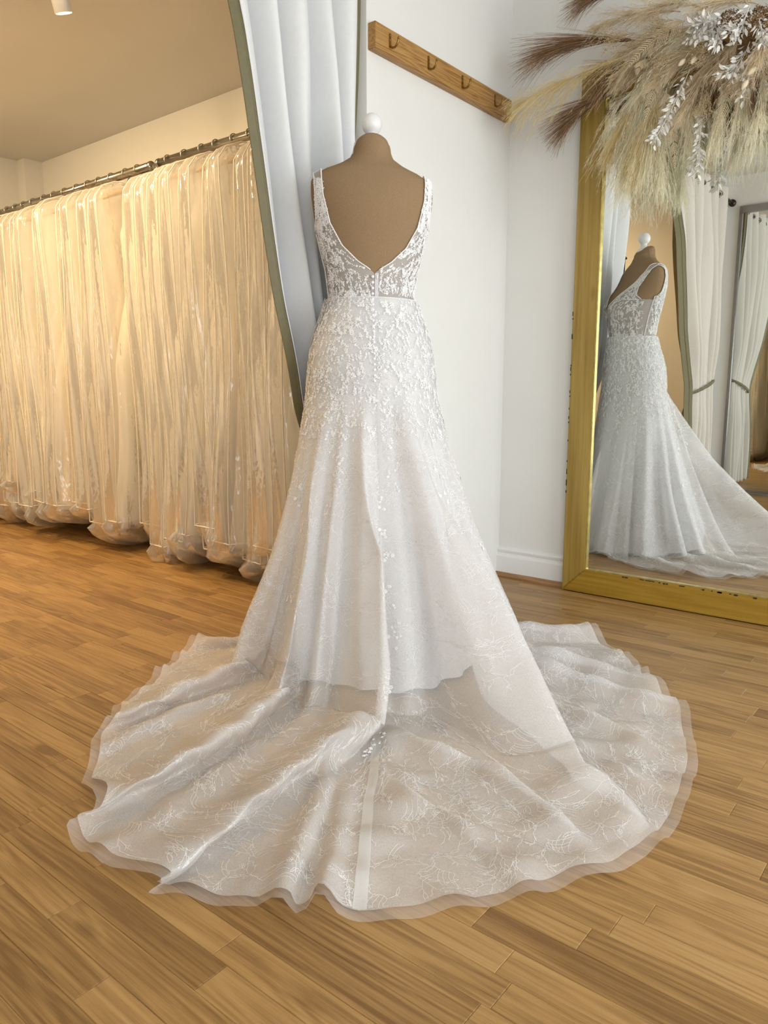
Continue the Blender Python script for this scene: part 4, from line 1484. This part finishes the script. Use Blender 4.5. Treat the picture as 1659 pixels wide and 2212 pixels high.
# black garment steamer stand in the store room, seen only in the mirror
st = empty('steamer_stand', (-2.20, .135, 0))
tag(st, 'black metal stand pole reflected beside the curtain in the mirror', 'stand')
G().tube([(-2.20, .135, .02), (-2.20, .135, 1.75)], .011, 10).obj('pole', M['black'], st)
G().tube([(-2.20, .095, 1.745), (-2.20, .175, 1.755)], .009, 8).obj('top_bar', M['black'], st)
G().lathe([(0, 0), (.14, 0), (.14, .012), (.03, .03), (0, .03)], (-2.20, .135, .0005), 24).obj('base', M['black'], st)

# ------------------------------------------------------------------ dried flower arrangement over the mirror
FLOWERS = [
    ('palm', (-1.003, 2.685, 1.949), (-1.503, 2.672, 2.024), 0.075),
    ('palm', (-0.996, 2.685, 2.088), (-1.306, 2.66, 2.15), 0.06),
    ('palm', (-1.057, 2.709, 1.913), (-1.233, 2.685, 1.829), 0.05),
    ('palm', (-1.09, 2.722, 1.844), (-1.41, 2.722, 1.733), 0.055),
    ('palm', (-0.797, 2.709, 1.828), (-0.827, 2.697, 1.686), 0.05),
    ('palm', (-0.684, 2.709, 1.774), (-0.687, 2.697, 1.647), 0.05),
    ('pampasY', (-0.997, 2.672, 1.93), (-1.519, 2.641, 1.853), 0.075),
    ('pampasY', (-1.038, 2.709, 1.858), (-1.161, 2.709, 1.644), 0.06),
    ('pampasC', (-1.032, 2.697, 1.846), (-1.104, 2.697, 1.52), 0.06),
    ('pampasC', (-0.995, 2.685, 1.819), (-1.019, 2.672, 1.542), 0.055),
    ('pampasC', (-0.968, 2.697, 1.809), (-0.973, 2.697, 1.506), 0.05),
    ('pampasC', (-1.074, 2.722, 1.855), (-1.174, 2.734, 1.698), 0.06),
    ('pampasY', (-0.974, 2.672, 1.789), (-1.052, 2.66, 1.598), 0.06),
    ('pampasT', (-0.933, 2.685, 2.028), (-1.215, 2.66, 2.045), 0.055),
    ('pampasT', (-0.94, 2.672, 1.977), (-1.111, 2.647, 1.872), 0.045),
    ('pampasT', (-0.829, 2.66, 1.876), (-0.925, 2.61, 1.83), 0.04),
    ('pampasT', (-0.788, 2.66, 1.892), (-0.889, 2.635, 1.697), 0.05),
    ('pampasT', (-0.732, 2.647, 1.912), (-0.774, 2.61, 1.786), 0.04),
    ('pampasC', (-0.666, 2.685, 1.789), (-0.66, 2.672, 1.658), 0.06),
    ('pampasC', (-0.721, 2.697, 1.779), (-0.725, 2.685, 1.682), 0.05),
    ('pampasT', (-0.627, 2.647, 1.884), (-0.711, 2.61, 1.738), 0.045),
    ('pampasT', (-0.847, 2.647, 1.997), (-1.011, 2.61, 2.024), 0.05),
    ('pampasT', (-0.681, 2.635, 1.958), (-0.828, 2.585, 1.97), 0.05),
    ('pampasC', (-0.774, 2.685, 1.788), (-0.798, 2.685, 1.628), 0.05),
    ('pampasC', (-0.893, 2.709, 1.753), (-0.886, 2.709, 1.637), 0.04),
    ('fern', (-0.899, 2.635, 1.974), (-1.076, 2.61, 1.864), 0.05),
    ('fern', (-0.97, 2.647, 1.866), (-1.016, 2.635, 1.68), 0.045),
    ('fern', (-0.941, 2.685, 1.685), (-0.915, 2.672, 1.53), 0.03),
    ('fern', (-0.739, 2.66, 1.773), (-0.786, 2.647, 1.603), 0.05),
    ('fern', (-1.022, 2.66, 1.897), (-1.049, 2.635, 1.846), 0.04),
    ('fern', (-0.958, 2.672, 1.786), (-0.97, 2.66, 1.598), 0.04),
    ('ruscus', (-0.871, 2.623, 1.82), (-0.975, 2.61, 1.613), 0.03),
    ('ruscus', (-0.888, 2.598, 1.991), (-0.787, 2.585, 1.874), 0.03),
    ('ruscus', (-0.798, 2.598, 1.978), (-0.847, 2.573, 1.906), 0.03),
    ('ruscus', (-0.694, 2.585, 1.944), (-0.72, 2.561, 1.852), 0.03),
    ('ruscus', (-0.84, 2.672, 1.668), (-0.841, 2.672, 1.531), 0.025),
    ('ruscus', (-0.693, 2.61, 1.851), (-0.734, 2.585, 1.75), 0.025),
    ('ruscus', (-0.72, 2.623, 1.823), (-0.687, 2.598, 1.723), 0.022),
    ('gyp', (-0.997, 2.66, 1.989), (-1.155, 2.623, 1.984), 0.03),
    ('gyp', (-0.899, 2.635, 1.981), (-0.982, 2.598, 1.977), 0.03),
    ('gyp', (-0.866, 2.635, 1.904), (-0.96, 2.598, 1.855), 0.025),
    ('gyp', (-0.779, 2.623, 1.904), (-0.833, 2.585, 1.842), 0.025),
    ('gyp', (-0.809, 2.66, 1.789), (-0.831, 2.635, 1.698), 0.025),
    ('pod', (-0.843, 2.61, 1.877), (-0.878, 2.579, 1.833), 0.012),
    ('pod', (-0.828, 2.61, 1.873), (-0.844, 2.579, 1.831), 0.012),
    ('pod', (-0.648, 2.598, 1.797), (-0.685, 2.573, 1.724), 0.013),
    ('pod', (-0.635, 2.598, 1.793), (-0.667, 2.573, 1.756), 0.013),
    ('hyd', (-0.75, 2.66, 1.928), (-0.759, 2.623, 1.911), 0.045),
    ('hyd', (-0.684, 2.66, 1.923), (-0.674, 2.623, 1.901), 0.045),
    ('pampasT', (-0.884, 2.685, 1.953), (-1.133, 2.672, 1.946), 0.05),
    ('pampasT', (-0.884, 2.697, 1.902), (-1.141, 2.685, 1.853), 0.05),
    ('pampasC', (-0.909, 2.685, 1.89), (-1.06, 2.672, 1.794), 0.05),
    ('pampasT', (-0.819, 2.66, 1.94), (-0.984, 2.635, 1.914), 0.045),
    ('pampasT', (-0.792, 2.685, 1.847), (-0.869, 2.672, 1.779), 0.05),
    ('pampasT', (-0.703, 2.623, 1.947), (-0.785, 2.61, 2.031), 0.05),
    ('pampasC', (-0.729, 2.623, 1.955), (-0.896, 2.61, 2.051), 0.05),
    ('pampasT', (-0.647, 2.623, 1.881), (-0.658, 2.585, 1.808), 0.045),
    ('palm', (-0.887, 2.697, 1.944), (-1.031, 2.685, 1.892), 0.05),
    ('pampasT', (-0.775, 2.66, 1.895), (-0.974, 2.647, 1.813), 0.055),
    ('pampasC', (-0.819, 2.66, 1.94), (-0.955, 2.647, 1.862), 0.05),
    ('pampasT', (-0.732, 2.66, 1.871), (-0.863, 2.647, 1.798), 0.05),
    ('ruscus', (-0.771, 2.585, 1.928), (-0.833, 2.561, 1.949), 0.03),
    ('ruscus', (-0.662, 2.573, 1.893), (-0.632, 2.548, 1.814), 0.03),
    ('ruscus', (-0.799, 2.585, 1.949), (-0.759, 2.561, 1.852), 0.03),
]
# the right half of the spray repeats the left one, out of the photograph
for kind, A, T, w in list(FLOWERS):
    if kind[:4] in ('palm', 'pamp', 'fern', 'rusc') and (A[0] + T[0]) / 2 < -.92:
        k_ = random.uniform(.9, 1.08)
        FLOWERS.append((kind, (-.60 + (-.72 - A[0]) * k_, A[1], A[2] - .01), (-.60 + (-.72 - T[0]) * k_, T[1], T[2] + random.uniform(-.05, .04)), w))
FLOWERS += [('pampasT', (-.66, 2.70, 1.93), (-.62, 2.66, 1.72), .05), ('pampasC', (-.60, 2.70, 1.92), (-.58, 2.68, 1.66), .05), ('pampasT', (-.56, 2.70, 1.92), (-.50, 2.66, 1.74), .05),
            ('pampasT', (-.66, 2.72, 1.95), (-.64, 2.70, 2.14), .05), ('pampasC', (-.58, 2.71, 1.93), (-.45, 2.70, 2.10), .05), ('ruscus', (-.58, 2.62, 1.90), (-.54, 2.60, 1.78), .03)]
fa = empty('dried_flower_arrangement', (-.72, 2.75, 1.88))
tag(fa, 'large dried pampas, palm, fern and white leaf arrangement over the gold mirror', 'flower arrangement')


def ribbons(paths, w0, w1):
    """paths (n, k, 3) -> flat tapering blades"""
    n, k = paths.shape[:2]
    T = np.gradient(paths, axis=1)
    rv = RNG.normal(size=(n, 1, 3))
    B_ = np.cross(T, rv)
    B_ /= np.linalg.norm(B_, axis=2)[..., None] + 1e-9
    w = (np.linspace(w0, w1, k))[None, :, None]
    V = np.stack([paths - B_ * w, paths + B_ * w], 2).reshape(-1, 3)
    i = np.arange(k - 1)
    f = np.stack([2 * i, 2 * i + 1, 2 * i + 3, 2 * i + 2], 1)
    F = (f[None] + (np.arange(n) * 2 * k)[:, None, None]).reshape(-1, 4)
    return V, F


def stem_curve(A, T, sag, n=24):
    t = np.linspace(0, 1, n)[:, None]
    C_ = A + (T - A) * t
    C_[:, 2] += sag * 4 * (t[:, 0] * (1 - t[:, 0]))
    return C_


def at(C_, t):
    i = np.clip(t * (len(C_) - 1), 0, len(C_) - 1.001)
    k = i.astype(int)
    f = (i - k)[:, None]
    return C_[k] * (1 - f) + C_[k + 1] * f, C_[k + 1] - C_[k]


def plume(A, T, wd, mat, n=60, spread=.55, droop=.25, name='pampas_plume', sag=.03, t0=.04):
    """feathery plume: arching branchlets along the stem, each carrying many fine hairs"""
    A, T = np.array(A), np.array(T)
    C_ = stem_curve(A, T, sag)
    t = t0 + (.96 - t0) * RNG.random(n) ** .9
    p, d = at(C_, t)
    d = d / np.linalg.norm(d, axis=1)[:, None]
    r = RNG.normal(size=(n, 3))
    r -= d * np.sum(r * d, 1)[:, None]
    r /= np.linalg.norm(r, axis=1)[:, None]
    env = np.sin(np.clip(t * .9 + .14, 0, 1) * PI) ** .6 + .15
    le = wd * 2.3 * env * RNG.uniform(.6, 1.25, n)
    k = 7
    s = np.linspace(0, 1, k)
    dirv = d + r * spread * RNG.uniform(.2, 1.0, n)[:, None]
    dirv /= np.linalg.norm(dirv, axis=1)[:, None]
    br = p[:, None, :] + dirv[:, None, :] * (le[:, None] * s)[..., None]
    br[..., 2] -= droop * le[:, None] * s ** 2
    br += RNG.normal(0, 1, (n, k, 3)) * .0022 * s[None, :, None]
    br[..., 1] = np.minimum(br[..., 1], 2.777)
    V1, F1 = ribbons(br, .0008, .0003)
    # hairs
    m_ = 24
    h = RNG.random((n, m_)) * (k - 1.01)
    i0 = h.astype(int)
    f = (h - i0)[..., None]
    ii = np.arange(n)[:, None]
    hp = br[ii, i0] * (1 - f) + br[ii, i0 + 1] * f
    hd = br[ii, i0 + 1] - br[ii, i0]
    hd /= np.linalg.norm(hd, axis=2)[..., None] + 1e-9
    rr = RNG.normal(size=(n, m_, 3))
    hl = RNG.uniform(.008, .020, (n, m_)) * (wd / .055) ** .5
    hv = hd * .9 + rr * .32
    hv /= np.linalg.norm(hv, axis=2)[..., None]
    s3 = np.linspace(0, 1, 4)
    paths = hp[:, :, None, :] + hv[:, :, None, :] * (hl[..., None] * s3)[..., None]
    paths[..., 2] -= .25 * hl[..., None] * s3 ** 2
    paths = paths.reshape(-1, 4, 3)
    paths[..., 1] = np.minimum(paths[..., 1], 2.779)
    V2, F2 = ribbons(paths, .00042, .00018)
    g = G().tube(C_, np.linspace(.0022, .0008, len(C_)), 5)
    sv = np.concatenate(g.V)
    Fs = np.array([f_ for f_ in g.F if len(f_) == 4])
    return mk(name, np.concatenate([sv, V1, V2]), np.concatenate([Fs, F1 + len(sv), F2 + len(sv) + len(V1)]), M[mat], fa, True)


def clampY(V, lim=2.775):
    V[:, 1] = np.minimum(V[:, 1], lim)
    return V


for kind, A, T, w in FLOWERS:
    A, T = np.array(A), np.array(T)
    L_ = np.linalg.norm(T - A)
    if kind.startswith('pampas'):
        dn = (T - A)[2] / L_
        plume(A, T, w, kind, int(55 + 190 * L_), .60, .40 if kind != 'pampasT' else .10, sag=.02 if dn > -.6 else .0)
        if kind == 'pampasC':       # drooping side branches
            plume(A + (T - A) * .2, T + np.array([RNG.uniform(-.05, .05), RNG.uniform(-.03, 0), .03]), w * .6, kind, 34, .5, .5)
    elif kind == 'palm':
        n = 520
        t = .02 + .75 * RNG.random(n)
        C_ = stem_curve(A, T, .035)
        p, d = at(C_, t)
        d /= np.linalg.norm(d, axis=1)[:, None]
        dirT = (T - A) / L_
        side = np.cross(dirT, [0, 1, 0]); side /= np.linalg.norm(side)
        if side[2] > 0: side = -side
        le = L_ * (1 - t) * RNG.uniform(.55, 1.08, n) + .02
        fan = RNG.random(n) ** 1.2
        s = np.linspace(0, 1, 7)
        paths = p[:, None, :] + d[:, None, :] * (le[:, None] * s)[..., None] + side[None, None, :] * ((w * 1.5 * fan * (.25 + t))[:, None] * s ** 1.4)[..., None]
        paths[..., 1] += (RNG.uniform(-1, 1, n) * w * .7)[:, None] * s
        paths[..., 2] -= (.10 * le[:, None] * s ** 2.2) * RNG.uniform(.2, 1.3, n)[:, None]
        V, F = ribbons(paths, .0009, .00025)
        mk('palm_spear', clampY(V), F, M['palm'], fa)
    elif kind == 'fern':
        C_ = stem_curve(A, T, .02, 30)
        dirT = (T - A) / L_
        side = np.cross(dirT, [.25, 1, .1]); side /= np.linalg.norm(side)
        g = G().tube(C_, np.linspace(.0016, .0006, 30), 5)
        n = 24
        VV, FF, nn = [], [], 0
        for k in range(n):
            f = (k + 1) / (n + 1)
            p0 = C_[min(29, int(f * 29))]
            for sd in (-1, 1):
                le = w * (1.05 - f) ** .8 * (.6 + min(1, f * 4) * .4)
                dv = side * sd * .85 + dirT * .55
                dv /= np.linalg.norm(dv)
                nn_ = 5
                path = np.array([p0 + dv * le * s_ + dirT * le * .25 * s_ ** 2 + np.array([0, -.12 * le * s_, -.1 * le * s_ ** 2]) for s_ in np.linspace(0, 1, nn_)])
                wd_ = np.array([.0008, .0016, .0015, .0010, .0002]) * (.6 + .5 * (1 - f))
                b_ = np.cross(np.gradient(path, axis=0), [0, 1, 0]); b_ /= np.linalg.norm(b_, axis=1)[:, None]
                VV.append(np.stack([path - b_ * wd_[:, None], path + b_ * wd_[:, None]], 1).reshape(-1, 3))
                i = np.arange(nn_ - 1)
                FF.append(np.stack([2 * i, 2 * i + 1, 2 * i + 3, 2 * i + 2], 1) + nn)
                nn += 2 * nn_
        sv = np.concatenate(g.V); Fs = np.array([f for f in g.F if len(f) == 4])
        mk('fern_frond', np.concatenate([sv] + VV), np.concatenate([Fs] + [f + len(sv) for f in FF]), M['fern'], fa)
    elif kind == 'ruscus':
        sp_ = None
        leaves = []
        VV, FF, nn = [], [], 0
        g = G()
        for b in range(3):
            T2_ = T + RNG.normal(0, .022, 3) * (b > 0)
            A2_ = A + (T - A) * (.25 * b)
            C_ = stem_curve(A2_, T2_, -.012, 14)
            g.tube(C_, np.linspace(.0011, .0005, 14), 4)
            nL = int(L_ * 150 / (1 + .3 * b)) + 9
            for k in range(nL):
                f = (k + .5) / nL
                p0, d0 = at(C_, np.array([f]))
                p0, d0 = p0[0], d0[0] / np.linalg.norm(d0[0])
                r = RNG.normal(size=3); r -= d0 * (r @ d0); r /= np.linalg.norm(r)
                dv = d0 * .55 + r * .8 + np.array([0, -.25, -.2]); dv /= np.linalg.norm(dv)
                sd_ = np.cross(dv, RNG.normal(size=3)); sd_ /= np.linalg.norm(sd_)
                nm = np.cross(dv, sd_)
                le = RNG.uniform(.015, .028)
                p0 = p0 + r * RNG.uniform(.002, .012)
                pts = [(0, 0), (.3, .2), (.6, .19), (1, 0), (.6, -.19), (.3, -.2), (.5, 0)]
                VV.append(np.array([p0 + dv * le * a_ + sd_ * le * b_ + nm * (le * .10 if (abs(b_) > .01) else 0) for a_, b_ in pts]))
                FF.append(np.array([(0, 1, 6), (1, 2, 6), (2, 3, 6), (3, 4, 6), (4, 5, 6), (5, 0, 6)]) + nn)
                nn += 7
        sv = np.concatenate(g.V); sf = [f for f in g.F if len(f) == 4]
        o = mk('ruscus_spray', np.concatenate([sv] + VV), [np.array(sf), np.concatenate(FF) + len(sv)], M['ruscus'], fa)
    elif kind == 'gyp':
        g = G()
        VV, FF, nn = [], [], 0
        for b in range(46):
            f = RNG.uniform(.35, .95)
            p0 = A + (T - A) * f
            e = T + RNG.normal(0, w * .62, 3)
            g.tube([p0, (p0 + e) / 2 + RNG.normal(0, .004, 3), e], .0005, 3, False)
            for c in range(5):
                ee = e + RNG.normal(0, .005, 3)
                r = RNG.uniform(.0016, .0028)
                VV.append(octT * np.array([1, 1, 1.0]) * r + ee); FF.append(octF + nn); nn += 6
        sv = np.concatenate(g.V); sf = np.array([f for f in g.F if len(f) == 4])
        mk('gypsophila_sprig', np.concatenate([sv] + VV), [sf, np.concatenate(FF) + len(sv)], M['gyp'], fa, False)
    elif kind == 'pod':
        C_ = stem_curve(A, T, .01, 10)
        d = (T - A) / L_
        g = G().tube(C_, .0009, 4)
        tt = np.linspace(0, 1, 8)
        g.tube(T + d * (tt[:, None] * w * 2.6 - w * .8), np.maximum(.0004, w * np.sin(tt * PI) ** .75 * .62), 10)
        g.obj('seed_pod', M['pod'], fa)
    elif kind == 'hyd':
        VV, FF, nn = [], [], 0
        for k in range(240):
            r = RNG.normal(size=3); r /= np.linalg.norm(r)
            p0 = T + r * w * RNG.uniform(.8, 1.05)
            s1 = np.cross(r, RNG.normal(size=3)); s1 /= np.linalg.norm(s1); s2 = np.cross(r, s1)
            for c in range(4):
                a_ = c * PI / 2
                e1 = s1 * math.cos(a_) + s2 * math.sin(a_); e2 = s1 * math.cos(a_ + .8) + s2 * math.sin(a_ + .8)
                VV.append(np.array([p0, p0 + e1 * .006 + r * .002, p0 + (e1 + e2) * .0052 + r * .003, p0 + e2 * .006 + r * .002])); FF.append(np.array([(0, 1, 2, 3)]) + nn); nn += 4
        mk('hydrangea_head', np.concatenate(VV), np.concatenate(FF), M['hyd'], fa, False)
# wire base that carries the stems, fixed on top of the mirror frame
G().tube([(-.95, 2.755, 1.89), (-.68, 2.745, 1.91), (-.42, 2.755, 1.89)], [.015, .03, .015], 10).obj('stem_base', M['hyd'], fa)
